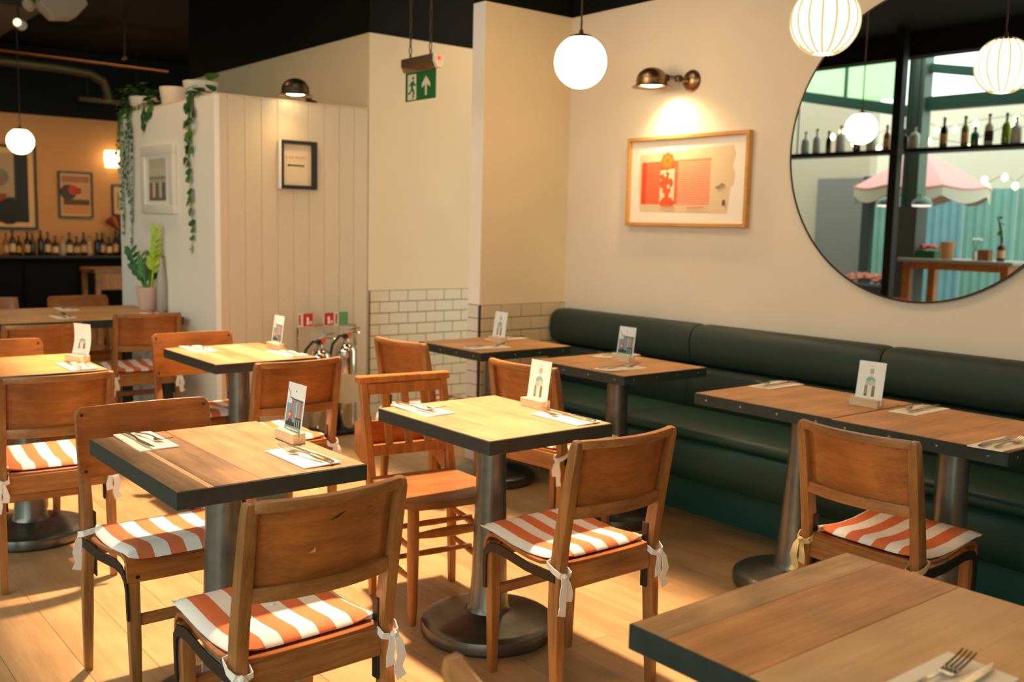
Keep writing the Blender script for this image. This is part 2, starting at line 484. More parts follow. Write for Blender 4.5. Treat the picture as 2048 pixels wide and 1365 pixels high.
# ================================================================== TABLES
HT = .747
tops['dark'] = wood('table_top_dark_board', srgb(170, 134, 94), srgb(116, 88, 60), 'Y', 10, .08, .45, .08, .35)
tops['mid'] = wood('table_top_mid_board', srgb(186, 146, 102), srgb(142, 106, 72), 'Y', 10, .08, .45, .08, .30)
tops['light'] = wood('table_top_light_board', srgb(224, 186, 138), srgb(200, 158, 112), 'Y', 10, .08, .45, .04, .15)
tops['T8tan'] = wood('table_top_tan_board', srgb(220, 176, 122), srgb(172, 122, 72), 'X', 8, .12, .45, .03, .45)
tops['T8org'] = wood('table_top_orange_board', srgb(214, 156, 92), srgb(176, 114, 56), 'X', 9, .06, .45, .03, .30)
tops['T8pal'] = wood('table_top_straw_board', srgb(226, 184, 130), srgb(206, 160, 106), 'X', 6, .08, .45, .03, .18)
tops['T3pal'] = wood('table_top_blond_board', srgb(214, 168, 124), srgb(190, 142, 98), 'Y', 9, .1, .45, .03, .15)
BOARDS = {'T1': [(.073, 'dark'), (.016, 'light'), (.120, 'dark'), (.075, 'mid'), (.105, 'mid'), (.108, 'mid')],
          'T8': [(.23, 'T8pal'), (.243, 'T8pal'), (.157, 'T8org'), (.076, 'T8tan')],
          'T3': [(.08, 'T3'), (.06, 'T3pal'), (.10, 'T3'), (.13, 'T3pal'), (.115, 'T3')]}
def make_table(key, label, x0, x1, y0, y1, mat, nb, along, studs=False, group='square cafe tables', col_top=.048, col_bot=.066, z=HT):
    cx, cy = (x0+x1)/2, (y0+y1)/2; w, d = x1-x0, y1-y0
    t = thing('cafe_table', label, 'table', (cx, cy, 0), 0, group)
    spec = BOARDS.get(key); n = len(spec) if spec else nb; span = (w if along == 'Y' else d) - .008
    wid = [q[0] for q in spec] if spec else [random.uniform(.7, 1.3) for _ in range(n)]
    s = sum(wid); p = -span/2
    for k in range(n):
        b = wid[k]/s*span
        mb = MB()
        if along == 'Y': mb.box(p+.0004, p+b-.0004, -d/2+.004, d/2-.004, z-.03, z+random.uniform(-.0006, .0002))
        else: mb.box(-w/2+.004, w/2-.004, p+.0004, p+b-.0004, z-.03, z+random.uniform(-.0006, .0002))
        mb.build('top_board', tops[spec[k][1]] if spec else mat, t, bevel=.0007, smooth=False)
        p += b
    for (a0, a1, b0, b1) in ((-w/2, w/2, -d/2, -d/2+.004), (-w/2, w/2, d/2-.004, d/2), (-w/2, -w/2+.004, -d/2+.004, d/2-.004), (w/2-.004, w/2, -d/2+.004, d/2-.004)):
        MB().box(a0, a1, b0, b1, z-.044, z-.002).build('steel_band', steel, t, bevel=.001)
    MB().box(-w/2+.01, w/2-.01, -d/2+.01, d/2-.01, z-.040, z-.0305).build('under_board', bracket, t)
    if studs:
        sm = MB().lathe([(.0045, 0), (.0045, .0006), (.003, .0018)], 8).mesh('stud', stud_m)
        for k in range(4):
            inst('stud', sm, t, (-w/2, -d/2+.06+k*(d-.12)/3, z-.022), (0, -PI/2, 0))
            inst('stud', sm, t, (-w/2+.06+k*(w-.12)/3, -d/2, z-.022), (PI/2, 0, 0))
    MB().lathe([(.14, z-.048), (.14, z-.040)], 20).build('mounting_plate', bracket, t)
    MB().lathe([(col_bot+.014, .070), (col_bot+.005, .088), (col_bot, .10), (col_bot-.006, .2), (col_top+.002, z-.2), (col_top, z-.045)], 28).build('column', castmetal, t)
    MB().lathe([(.218, 0), (.229, .012), (.230, .036), (.226, .048), (.214, .056), (.195, .060), (.12, .072), (.085, .080), (.08, .082)], 48).build('base_disc', basemetal, t)
    return t
make_table('T1', 'dark weathered plank table with two place settings, at the left front', .800, 1.305, 2.215, 2.895, tops['T1'], 5, 'Y')
make_table('T2', 'pale sunlit table with bottle card in the middle of the room', 1.738, 2.240, 2.253, 2.878, tops['T2'], 3, 'Y')
make_table('T3', 'sunlit table with banded boards in front of the fire extinguishers', 1.672, 2.165, 4.130, 4.770, tops['T3'], 5, 'Y')
make_table('T4', 'studded table with the picture card in front of the green bench', 3.008, 3.545, 2.965, 3.580, tops['TX'], 3, 'X', True)
make_table('T7', 'studded table at the tiled corner, furthest along the green bench', 2.930, 3.535, 3.885, 4.440, tops['TX'], 3, 'X', True)
make_table('T5', 'studded bench table carrying the bottle card, joined to its right neighbour', 2.945, 3.487, 1.911, 2.520, tops['TX'], 3, 'X', True, col_top=.036, col_bot=.07)
make_table('T6', 'studded bench table at the right edge with a fork hanging over its corner', 2.930, 3.484, 1.305, 1.9075, tops['TX'], 3, 'X', True, col_top=.05, col_bot=.068)
make_table('T8', 'large honey coloured table corner nearest the camera, bottom right', 1.112, 1.722, .36, 1.066, tops['T8'], 4, 'X')
make_table('T0', 'small brown table at the left edge with a curled bottle card', .745, 1.250, 4.215, 4.795, tops['TX'], 3, 'Y')

# long shared table at the back left
lt = thing('long_table', 'long oak table with pot plant against the white booth', 'table', (1.45, 6.76, 0))
for k in range(5):
    MB().box(-.95, .88, -.485+k*.194, -.485+(k+1)*.194-.001, HT-.035, HT).build('top_board', tops['TX'], lt, bevel=.0008, smooth=False)
for (a0, a1, b0, b1) in ((-.954, .884, -.489, -.485), (-.954, .884, .485, .489), (-.954, -.95, -.485, .485), (.88, .884, -.485, .485)):
    MB().box(a0, a1, b0, b1, HT-.05, HT-.002).build('steel_band', steel, lt)
for sx in (-.85, .80):
    for sy in (-.40, .40):
        MB().box(sx-.03, sx+.03, sy-.03, sy+.03, 0, HT-.036).build('leg', steel, lt, bevel=.002)
MB().box(-.82, .77, -.43, -.37, .10, .16).build('foot_rail', dwood, lt, bevel=.004)

# ================================================================== CHAIRS
def post_y(z):
    if z < .40: return -.012 + .02*z/.40
    t = (z-.40)/.40
    return .008 - .068*t**1.2
def seat_prof(t):
    """t 0..1 back to front -> (y, z)"""
    pts = [(-.005, .440), (.06, .434), (.14, .430), (.22, .434), (.30, .444), (.345, .447), (.375, .441), (.392, .424), (.397, .40), (.397, .375)]
    f = t*(len(pts)-1); i = min(int(f), len(pts)-2); u = f-i
    return tuple(pts[i][k]*(1-u)+pts[i+1][k]*u for k in (0, 1))
def make_chair(kind):
    t = thing('stacking_chair', 'x', 'chair')
    for s in (-1, 1):
        zs = [0, .1, .2, .3, .4, .5, .6, .7, .785] + ([.803] if kind == 'frame' else [.795])
        pts = [(s*(.188 + (.006 if z < .4 else 0) - .004), post_y(z), z) for z in zs]
        ww = [.024, .027, .030, .030, .030, .030, .030, .029, .028, .022]
        hh = [.028, .033, .038, .042, .043, .042, .038, .034, .031, .022]
        if kind != 'frame': hh = [h*.75 for h in hh]
        MB().sweep(pts, (1, 0, 0), ww, hh).build('rear_leg', chairwood, t, bevel=.004, segs=2)
        MB().sweep([(s*.168, .372, 0), (s*.170, .372, .2), (s*.174, .372, .42)], (1, 0, 0), [.026, .034, .036], [.028, .034, .036]).build('front_leg', chairwood, t, bevel=.004, segs=2)
        # steel strip under the seat edge, bending down the front leg
        MB().sweep([(s*.199, .0, .405), (s*.199, .15, .402), (s*.199, .30, .412), (s*.199, .355, .408), (s*.197, .384, .385), (s*.195, .390, .35), (s*.193, .390, .27)], (1, 0, 0), .006, [.030, .030, .030, .028, .022, .018, .016]).build('steel_strip', bracket, t, bevel=.001)
        MB().sweep([(s*.168, .012, .30), (s*.168, .012, .50)], (1, 0, 0), .005, .026).build('steel_bracket', bracket, t, bevel=.002)
        MB().lathe([(.011, 0), (.011, .004)], 10, (s*.168, .372, -.0)).build('foot_glide', stud_m, t)
    def seat(u, v):
        y, z = seat_prof(v)
        y2, z2 = seat_prof(min(v+.02, 1)); y1, z1 = seat_prof(max(v-.02, 0))
        n = Vector((0, -(z2-z1), (y2-y1)))
        hw = .165 if v < .02 else (.175 if v < .12 else .196)
        return ((u-.5)*2*hw, y, z + .004*abs((u-.5)*2)**3), n
    MB().sheet(seat, 8, 22, .011).build('seat', chairpanel, t, bevel=.0015)
    MB().box(-.172, .172, -.008, .014, .362, .432).build('rear_rail', chairrail, t, bevel=.003)
    MB().box(-.165, .165, .352, .37, .372, .41).build('front_rail', chairrail, t, bevel=.003)
    MB().box(-.163, .163, .363, .382, .245, .277).build('front_stretcher', chairrail, t, bevel=.004)
    for s in (-1, 1):
        MB().lathe([(.006, 0), (.005, .002)], 8, axis='Y').build('screw', bracket, t, loc=(s*.165, .3975, .392))
    if kind == 'frame':
        sag = .034
        def back(u, v):
            x = (u-.5)*2; z = .592 + v*.196
            return (x*.174, post_y(z) - sag*(1-x*x)+.002, z), (-x*.3, -1, -.1)
        MB().sheet(back, 14, 4, .009).build('backrest_panel', chairpanel, t)
        for nm, z0, hgt, th in (('top_rail', .792, .024, .022), ('bottom_rail', .594, .034, .020)):
            pts = [((k/14-.5)*2*.176, post_y(z0) - sag*(1-((k/14-.5)*2)**2) - .004, z0) for k in range(15)]
            MB().sweep(pts, (0, 0, 1), hgt, th).build(nm, chairrail, t, bevel=.003, segs=2)
    else:
        def outline(n=8):
            o = []; w, h, r = .205, .105, .022
            for cx, cy, a0 in ((w-r, h-r, 0), (-w+r, h-r, 90), (-w+r, -h+r, 180), (w-r, -h+r, 270)):
                for k in range(n+1):
                    a = R(a0 + 90*k/n); o.append((cx+r*math.cos(a), cy+r*math.sin(a)))
            return o
        ol = outline()
        yb = lambda x, z: post_y(z) + .034 - .018*(1-(x/.205)**2)
        mb = MB()
        n = len(ol)
        cols = [-.205, -.15, -.1, -.05, 0, .05, .1, .15, .205]
        # curved ply: grid sheet with rounded corner mask
        def back(u, v):
            x = (u-.5)*2*.205; hh = .105
            e = max(0, abs(x)-.183)/.022
            k = hh - .022*(1-math.sqrt(max(0, 1-e*e)))
            z = .703 + (v-.5)*2*k
            return (x, yb(x, z), z), (0, 1, .12)
        MB().sheet(back, 30, 6, .011).build('backrest_panel', chairpanel, t, bevel=.0012)
        for s in (-1, 1):
            for z in (.62, .785):
                MB().lathe([(.005, -.003), (.005, 0), (.004, .002)], 8, axis='Y').build('screw', bracket, t, loc=(s*.186, yb(.186, z)+.0005, z))
    return t
def make_cushion(tie):
    t = thing('seat_cushion', 'x', 'cushion')
    def padf(u, v):
        x = (u-.5)*2; y = .02 + v*.352
        e = min(1, min(1-abs(x), 2*min(v, 1-v))/.22)
        hgt = .010 + .017*(1-(1-e)**2)
        f = (y+.005)/.402
        z = seat_prof(min(.62, f*.62))[1] if y < .30 else .447 - max(0, y-.34)*.22
        hw = .180 if v > .1 else .166+.14*v
        cor = .012*(abs(x)**6)*(abs(2*v-1)**6)
        return (x*hw, y, z + hgt + cor), (0, 0, 1)
    mb = MB(); nu, nv = 24, 22
    top = [padf(i/nu, j/nv)[0] for j in range(nv+1) for i in range(nu+1)]
    def low(i, j):
        p = padf(i/nu, j/nv)[0]; x = abs((i/nu-.5)*2); v = j/nv
        e = min(1, min(1-x, 2*min(v, 1-v))/.22)
        return (p[0], p[1], p[2] - (.004 + .020*(1-(1-e)**2)))
    bot = [low(i, j) for j in range(nv+1) for i in range(nu+1)]
    q = lambda i, j: j*(nu+1)+i; o = len(top); fs = []
    for j in range(nv):
        for i in range(nu):
            fs.append((q(i,j), q(i+1,j), q(i+1,j+1), q(i,j+1))); fs.append((o+q(i,j+1), o+q(i+1,j+1), o+q(i+1,j), o+q(i,j)))
    ring = [q(i,0) for i in range(nu)] + [q(nu,j) for j in range(nv)] + [q(i,nv) for i in range(nu,0,-1)] + [q(0,j) for j in range(nv,0,-1)]
    for k in range(len(ring)):
        a, b = ring[k], ring[(k+1) % len(ring)]; fs.append((a, o+a, o+b, b))
    mb.add(top+bot, fs)
    mb.build('pad', stripe, t, angle=60)
    MB().lathe([(.0001, .003), (.005, .002), (.006, 0)], 10, cap=False).build('button', tiewhite, t, loc=(0, .205, .461))
    for s in (-1, 1):
        # ribbon from the cushion corner, around the back post, tails hanging
        rb = MB()
        rb.sweep([(s*.150, .030, .452), (s*.168, .034, .447), (s*.205, .030, .440), (s*.211, -.004, .430), (s*.206, -.026, .421), (s*.183, -.0285, .412), (s*.163, -.026, .418), (s*.160, .02, .438)], (0, 0, 1), .017, .002)
        rb.build('tie_loop', tie, t)
        MB().sweep([(s*.196, -.027, .420), (s*.200, -.040, .400), (s*.206, -.042, .365), (s*.200, -.036, .335), (s*.208, -.040, .310)], (1, 0, 0), [.010, .020, .026, .024, .028], .0018).build('tie_tail', tie, t)
        MB().sweep([(s*.186, -.028, .418), (s*.182, -.036, .395), (s*.176, -.038, .368), (s*.180, -.036, .345)], (1, 0, 0), [.010, .018, .022, .026], .0018).build('tie_tail', tie, t)
        MB().lathe([(.002, -.008), (.008, -.004), (.009, 0), (.008, .004), (.002, .008)], 8, (s*.191, -.030, .418)).build('tie_knot', tie, t)
    return t
chair_f = make_chair('frame'); chair_p = make_chair('panel')
for proto in (chair_f, chair_p):          # seat depth of these stacking chairs is short
    for part in proto.children:
        if part.location.y > .02:
            part.location.y = .02 + (part.location.y-.02)*.88; part.location.x *= .93
        else:
            for v in part.data.vertices:
                if v.co.y > .02: v.co.y = .02 + (v.co.y-.02)*.88
                if v.co.y > .06: v.co.x *= 1 - .07*min(1, (v.co.y-.06)/.2)
cush_w = make_cushion(tiewhite); cush_k = make_cushion(tiekhaki)
used = set()
def place(proto, loc, rz, label, group):
    if proto.name not in used:
        used.add(proto.name)
        proto.location = loc; proto.rotation_euler = (0, 0, rz); proto['label'] = label; proto['group'] = group
        return proto
    return dup(proto, loc, rz, label, group)
GC = 'stacking chairs in the cafe'; GQ = 'striped seat cushions'
def chair(kind, x, y, deg, label, cush=None, cl=None):
    place(chair_f if kind == 'f' else chair_p, (x, y, 0), R(deg), label, GC)
    if cush: place(cush_w if cush == 'w' else cush_k, (x, y, 0), R(deg), cl, GQ)
# deg 0 faces +y, 180 faces -y, -90 faces +x
chair('f', 1.003, 1.925, 2, 'scratched brown chair nearest the camera, back turned, at the weathered table', 'w', 'striped cushion on the scratched chair nearest the camera, tie hanging at right')
chair('p', 1.012, 3.035, 180, 'chair with plain plywood back on the far side of the weathered table', 'w', 'striped cushion on the plywood backed chair behind the weathered table')
chair('f', 1.970, 1.985, 0, 'chair with back turned in front of the pale sunlit table', 'w', 'half sunlit striped cushion with a white bow at the pale table')
chair('f', .947, 3.855, -3, 'dark brown chair cut by the left edge, back turned', 'w', 'striped cushion on the dark chair at the left edge')
chair('f', 1.862, 3.775, 2, 'chair with bright lit top rail in front of the banded sunlit table', 'w', 'striped cushion on the chair with the bright top rail')
chair('p', 1.855, 4.835, 180, 'red brown plywood backed chair behind the banded sunlit table', 'w', 'sunlit striped cushion on the red brown plywood chair')
chair('f', 2.012, 6.045, -3, 'chair with its back turned at the plant end of the long table', 'w', 'striped cushion on the chair at the plant end of the long table')
chair('f', 1.335, 5.665, -3, 'shaded chair pulled up to the near side of the long table, at left')
chair('p', .965, 4.915, 180, 'plywood backed chair behind the small left table, only its top showing')
chair('f', 1.43, 7.46, 180, 'chair beyond the long table at the left picture edge')
chair('p', 2.02, 7.46, 180, 'pale plywood chair back showing beyond the long table, beside the booth')
chair('f', 2.675, 4.135, -84, 'orange brown chair in front of the tiled wall, drawn to the corner table', 'w', 'striped cushion on the chair in front of the tiles')
chair('f', 2.685, 3.195, -84, 'chair facing the green bench between the pale table and the picture card table', 'w', 'striped cushion with hanging white tie, on the chair facing the bench')
chair('f', 2.640, 1.587, -91, 'worn chair at the right facing the joined bench tables', 'k', 'striped cushion with khaki ties on the worn chair at right')
chair('f', .800, .842, -90, 'chair of which only one top corner shows at the bottom edge')

# scuffs on the back of the nearest chair
def rear_pt(x, z): return (x, post_y(z) - .034*(1-(x/.174)**2) + .0006, z)
for nm, rgb, pts in (('scratch', (40, 26, 14), ((-.012, .738), (.014, .752), (.030, .757), (.012, .745))), ('scratch', (58, 34, 16), ((.088, .747), (.100, .752), (.102, .754), (.092, .750))), ('chip_mark', (214, 176, 128), ((-.052, .672), (-.036, .672), (-.038, .684), (-.044, .677)))):
    mk = MB(); mk.add([rear_pt(*p) for p in pts], [tuple(range(len(pts)))]); mk.build(nm, flat(rgb), chair_f, smooth=False)

# ---- chapel chair with slatted back and book box
ch = thing('chapel_chair', 'slat backed chapel chair with wooden seat and book box behind the pale table', 'chair', (2.005, 3.065, 0), R(172))
def rp(z): return -.005 - (.10*((z-.40)/.42) if z > .4 else -.015*(1-z/.4))
for s in (-1, 1):
    MB().sweep([(s*.165, rp(z), z) for z in (0, .2, .4, .6, .785)], (1, 0, 0), [.024, .028, .032, .030, .028], [.026, .032, .036, .030, .026]).build('rear_post', dwood, ch, bevel=.003)
    MB().lathe([(.012, 0), (.017, .06), (.021, .25), (.020, .40), (.019, .425)], 14, (s*.155, .335, 0)).build('front_leg', dwood, ch)
    for z, r in ((.16, .010), (.27, .011)):
        MB().tube([(s*.163, .0, z+.02), (s*.162, .08, z+.015), (s*.16, .17, z+.01), (s*.158, .26, z+.004), (s*.155, .335, z)], [r*.7, r, r*1.25, r, r*.7], 8).build('side_stretcher', dwood, ch)
    MB().prism([(-.03, .44), (.0, .44), (-.045, .66), (-.075, .66), (-.175, .615), (-.175, .50)], s*.150-.008, s*.150+.008, f=lambda y, z, x: (x, y-.02, z)).build('box_side', dwood, ch, bevel=.002)
MB().tube([(-.16, .17, .19), (0, .17, .19), (.16, .17, .19)], [.009, .012, .009], 8).build('cross_stretcher', dwood, ch)
MB().tube([(-.16, .17, .30), (0, .17, .30), (.16, .17, .30)], [.009, .012, .009], 8).build('cross_stretcher', dwood, ch)
MB().tube([(-.155, .335, .315), (-.08, .335, .315), (0, .335, .315), (.08, .335, .315), (.155, .335, .315)], [.009, .015, .018, .015, .009], 10).build('front_stretcher', dwood, ch)
MB().box(-.142, .142, -.185, -.045, .517, .529).build('box_floor', dwood, ch)
MB().box(-.142, .142, -.193, -.181, .517, .615).build('box_back', dseat, ch)
def dst(u, v):
    x = (u-.5)*2; y = -.02 + v*.385
    hw = .168 + .028*math.sin(min(1, v*1.25)*PI/2) - (.03*max(0, (v-.9)/.1)**2)
    zz = .443 - .012*math.exp(-((v-.45)/.25)**2)*(1-(abs(x))**2) - .006*max(0, (v-.9)/.1)**2
    yy = y + (.012*(1-x*x) if v > .5 else 0)
    return (x*hw, yy, zz), (0, 0, 1)
MB().sheet(dst, 16, 14, .027).build('seat', dseat, ch, bevel=.004)
MB().box(-.190, .190, rp(.79)-.017, rp(.79)+.019, .780, .808).build('top_rail', dwood, ch, bevel=.004)
MB().box(-.150, .150, rp(.75)-.010, rp(.75)+.010, .738, .778).build('back_rail', dwood, ch, bevel=.002)
MB().box(-.150, .150, rp(.53)-.010, rp(.53)+.012, .515, .552).build('lower_back_rail', dwood, ch, bevel=.002)
for x in (-.08, 0, .08):
    MB().sweep([(x, rp(.54), .54), (x, rp(.65), .65), (x, rp(.75), .75)], (1, 0, 0), .030, .010).build('slat', dwood, ch, bevel=.002)

# ================================================================== BANQUETTE
bq = thing('banquette', 'long dark green leather bench with padded back along the right wall', 'bench', (XR, 0, 0))
ys = [4.535, 3.42, 2.336, 1.25, .17]
def pad(mb, prof, y0, y1, r=.03, n=10):
    """closed profile in (x,z), extruded along y with softened ends"""
    cx = sum(p[0] for p in prof)/len(prof); cz = sum(p[1] for p in prof)/len(prof)
    st = [(y0, .90), (y0+r*.25, .965), (y0+r, 1.0)] + [(y0+r+(y1-y0-2*r)*k/n, 1.0) for k in range(1, n)] + [(y1-r, 1.0), (y1-r*.25, .965), (y1, .90)]
    m_ = len(prof); vs = []
    for y, s in st:
        for (px, pz) in prof:
            vs.append((cx+(px-cx)*(1-(1-s)*.35), y, cz+(pz-cz)*s))
    fs = []
    for i in range(len(st)-1):
        for k in range(m_):
            k2 = (k+1) % m_; fs.append((i*m_+k, i*m_+k2, (i+1)*m_+k2, (i+1)*m_+k))
    fs.append(tuple(range(m_))); e = (len(st)-1)*m_; fs.append(tuple(e+k for k in range(m_-1, -1, -1)))
    return mb.add(vs, fs)
backp = [(-.02, .675), (-.10, .678), (-.135, .70), (-.145, .76), (-.140, .82), (-.125, .862), (-.098, .880), (-.05, .884), (-.02, .884)]
lowp = [(-.02, .44), (-.135, .44), (-.150, .47), (-.152, .55), (-.140, .64), (-.125, .668), (-.02, .672)]
seatp = [(-.03, .40), (-.56, .40), (-.585, .412), (-.594, .430), (-.588, .447), (-.566, .457), (-.40, .463), (-.2, .459), (-.03, .456)]
frontp = [(-.03, .205), (-.555, .205), (-.586, .222), (-.600, .28), (-.603, .34), (-.597, .385), (-.578, .402), (-.03, .402)]
for a, b in zip(ys[:-1], ys[1:]):
    pad(MB(), backp, b+.004, a-.004, .035).build('back_pad', leather, bq, angle=60)
    pad(MB(), lowp, b+.003, a-.003, .02).build('lower_back_pad', leather, bq, angle=60)
    pad(MB(), seatp, b+.003, a-.003, .05).build('seat_pad', leatherseat, bq, angle=60)
    pad(MB(), frontp, b+.002, a-.002, .03).build('front_pad', leatherseat, bq, angle=60)
MB().box(-.43, -.01, .17, 4.535, 0, .206).build('plinth', plinthm, bq)

# ================================================================== TABLEWARE
def make_napkin():
    mb = MB()
    def nf(u, v):
        return ((u-.5)*.106, (v-.5)*.232, .0035 + .0025*math.sin(v*2.3+u*2)*u), (0, 0, 1)
    mb.sheet(nf, 4, 6, .0032)
    return mb.build('paper_napkin', napm)
def make_knife():
    mb = MB()
    mb.sweep([(0, -.120, .0045), (0, -.09, .006), (0, -.03, .006), (0, -.005, .0045)], (1, 0, 0), [.010, .012, .009, .007], [.004, .006, .005, .004])
    mb.prism([(-.004, -.006), (.004, -.006), (.009, .02), (.009, .075), (.005, .105), (-.003, .122), (-.005, .08)], .0036, .0052)
    return mb.build('table_knife', cutlery, bevel=.0005)
def make_fork():
    mb = MB()
    mb.sweep([(0, -.098, .004), (0, -.075, .0055), (0, -.03, .010), (0, .005, .009), (0, .02, .006)], (1, 0, 0), [.008, .012, .007, .005, .007], .0024)
    def bowl(u, v):
        w = .0065 + .0055*math.sin(min(1, v*1.6)*PI/2)
        return ((u-.5)*2*w, .018+v*.03, .006-.002*math.sin(v*PI)), (0, 0, 1)
    mb.sheet(bowl, 4, 4, .0018)
    for k in range(4):
        x = -.0098+k*.00655
        mb.sweep([(x, .046, .0058), (x, .065, .009), (x, .088, .015), (x*1.02, .098, .019)], (1, 0, 0), [.0034, .003, .0026, .0018], .0018)
    return mb.build('dinner_fork', cutlery)
nap0, knife0, fork0 = make_napkin(), make_knife(), make_fork()
first = [True]
def setting(x, y, deg, where, z=HT, dk=-.018, df=.022, fa=0, far=False):
    loc = Vector((x, y, z+.0005)); rz = R(deg)
    Mr = Matrix.Rotation(rz, 3, 'Z')
    def one(src, off, a, label, cat, grp):
        o = src if first[0] else src.copy()
        if not first[0]: COL.objects.link(o)
        o.location = loc + Mr @ Vector(off); o.rotation_euler = (0, 0, rz + R(a))
        tag(o, label, cat, grp)
    one(nap0, (0, 0, 0), 0, 'folded cream napkin ' + where, 'napkin', 'paper napkins')
    one(knife0, (dk, 0, .0055), 2, 'table knife on the napkin ' + where, 'knife', 'table knives')
    one(fork0, (df, .0, .0055), fa, 'steel fork on the napkin ' + where, 'fork', 'dinner forks')
    first[0] = False
setting(.919, 2.778, 180, 'at the left end of the dark weathered table', fa=10, dk=.022, df=-.018)
setting(1.195, 2.365, 0, 'at the right front of the dark weathered table', dk=.022, df=-.004, fa=8)
setting(1.846, 2.772, 180, 'at the left corner of the pale sunlit table', dk=.022, df=-.01, fa=8)
setting(2.159, 2.392, 0, 'beside the bottle card on the pale sunlit table', dk=.018, df=-.014, fa=8)
setting(1.800, 4.650, 180, 'at the left of the banded sunlit table', dk=.022, df=-.018)
setting(2.095, 4.305, 0, 'at the picture card of the banded sunlit table')
setting(3.462, 3.470, 90, 'on the bench side of the picture card table')
setting(3.155, 3.135, -90, 'at the front corner of the picture card table')
setting(3.085, 4.035, -90, 'at the near side of the corner table by the tiles')
setting(3.420, 4.300, 90, 'on the far side of the corner table by the tiles')
setting(3.375, 2.455, 90, 'on the bench side of the joined left bench table')
setting(3.355, 1.820, 90, 'on the bench side of the table at the right edge')
setting(3.022, 1.365, -90, 'overhanging the corner of the table at the right edge')
setting(1.305, .645, -90, 'on the large honey table at the bottom edge', dk=.02, df=-.012)
setting(1.160, 4.345, 0, 'on the small table at the left edge')
setting(1.665, 6.52, 0, 'on the near side of the long table')
setting(1.830, 7.08, 180, 'on the far side of the long table')
setting(2.215, 6.50, 0, 'at the plant end of the long table')

# ---- table cards in wooden blocks
def still_print():
    P = [((236, 240, 238), rect(-.051, -.074, .051, .074)), ((120, 160, 178), rect(-.048, -.045, .048, .034)), ((222, 228, 226), rect(-.048, .018, -.022, .034))]
    P += [((50, 70, 72), [(-.048, .060), (-.046, .060), (-.030, .036), (.046, .030), (.046, .027), (-.032, .033)])]
    P += [((206, 92, 48), [(-.020, -.004), (-.013, -.004), (-.010, .020), (-.004, .027), (.010, .026), (.010, .029), (-.006, .031), (-.015, .024)])]
    P += [((210, 84, 36), disc(-.020, -.014, .011, 12, .013)), ((240, 220, 200), disc(-.026, -.014, .0045)), ((70, 84, 84), rect(-.032, -.042, -.008, -.026))]
    for k, (u, w, c) in enumerate(((.012, .004, (200, 206, 206)), (.019, .003, (150, 140, 130)), (.026, .004, (226, 150, 70)), (.037, .006, (206, 96, 48)))):
        P.append((c, rect(u-w/2, -.018, u+w/2, .028)))
    P += [((38, 54, 54), rect(-.045, -.046, .048, -.034)), ((44, 62, 60), rect(.008, -.040, .046, -.018))]
    for u in (.012, .024, .036): P.append(((170, 186, 184), rect(u-.002, -.046, u+.002, -.022)))
    P += [((120, 168, 156), rect(-.048, -.072, .048, -.046)), ((236, 240, 236), rect(-.038, -.056, .036, -.052)), ((236, 240, 236), rect(-.030, -.063, .030, -.059)), ((214, 120, 130), disc(.0, .056, .003))]
    return P
def bottle_print():
    P = [((244, 244, 238), rect(-.051, -.074, .051, .074))]
    P += [((196, 190, 164), rect(-.007, .034, .008, .052)), ((158, 150, 122), rect(.004, .036, .008, .052)), ((232, 226, 222), rect(-.006, .022, .007, .034))]
    P += [((132, 190, 186), [(-.020, .004), (-.018, .014), (-.010, .021), (0, .023), (.010, .021), (.018, .014), (.020, .004)])]
    P += [((214, 206, 190), rect(-.020, -.010, .020, .005)), ((186, 216, 206), disc(.006, .002, .009)), ((224, 190, 170), disc(-.006, -.002, .007))]
    P += [((150, 146, 116), rect(-.021, -.050, -.009, -.010)), ((140, 136, 104), rect(.009, -.050, .021, -.010)), ((234, 232, 226), rect(-.009, -.054, .009, -.010))]
    P += [((104, 96, 72), rect(-.021, -.050, -.013, -.042)), ((120, 116, 90), rect(.010, -.048, .018, -.026)), ((216, 150, 160), rect(-.006, .060, .006, .0615)), ((228, 206, 206), rect(-.046, -.068, .046, -.065))]
    return P
def table_card(x, y, label, kind, curl=0, deg=0):
    t = thing('table_card', label, 'card', (x, y, HT), R(deg), 'table cards')
    b = MB()
    b.box(-.020, -.0012, -.057, .057, .0003, .030); b.box(.0012, .020, -.057, .057, .0003, .030); b.box(-.0012, .0012, -.057, .057, .0003, .008)
    b.build('wooden_block', blockm, t, bevel=.0006, smooth=False)
    lean = R(8)
    M = Matrix.Translation(Vector((0, -.006, .010))) @ Matrix.Rotation(lean, 4, 'Y')
    c = MB()
    def cf(u, v):
        p = Vector((curl*(.5-abs(u-.5))*.0 + curl*math.sin(v*PI)*.012, (u-.5)*.108, v*.156))
        return M @ p, M.to_3x3() @ Vector((-1, 0, 0))
    c.sheet(cf, 2, 6, .0008)
    co = c.build('card', cardw, t)
    Md = M @ frame_M((0, 0, .078), (0, -1, 0), (0, 0, 1))
    if curl == 0: decal('printed_picture', still_print() if kind == 's' else bottle_print(), co, Md)
    else:
        Pb = bottle_print()[1:]
        Md = M @ frame_M((curl*.012+.0, 0, .078), (0, -1, 0), (0, 0, 1))
        decal('printed_picture', [(c_, [(u, v*.6) for u, v in p]) for c_, p in Pb], co, Md, .0012)
    return t
table_card(1.262, 2.574, 'card with distillery photo in wooden block on the dark weathered table', 's')
table_card(2.205, 2.603, 'bright white bottle card on the pale sunlit table', 'b')
table_card(2.128, 4.500, 'card with distillery photo in front of the fire extinguishers', 's')
table_card(3.337, 3.302, 'card with distillery photo in front of the green bench', 's')
table_card(3.262, 1.976, 'bottle card standing on the joined bench tables', 'b')
table_card(3.288, 4.211, 'bottle card on the corner table before the tiles', 'b')
table_card(1.203, 4.495, 'curled narrow bottle card on the small left table', 'b', 1, 22)

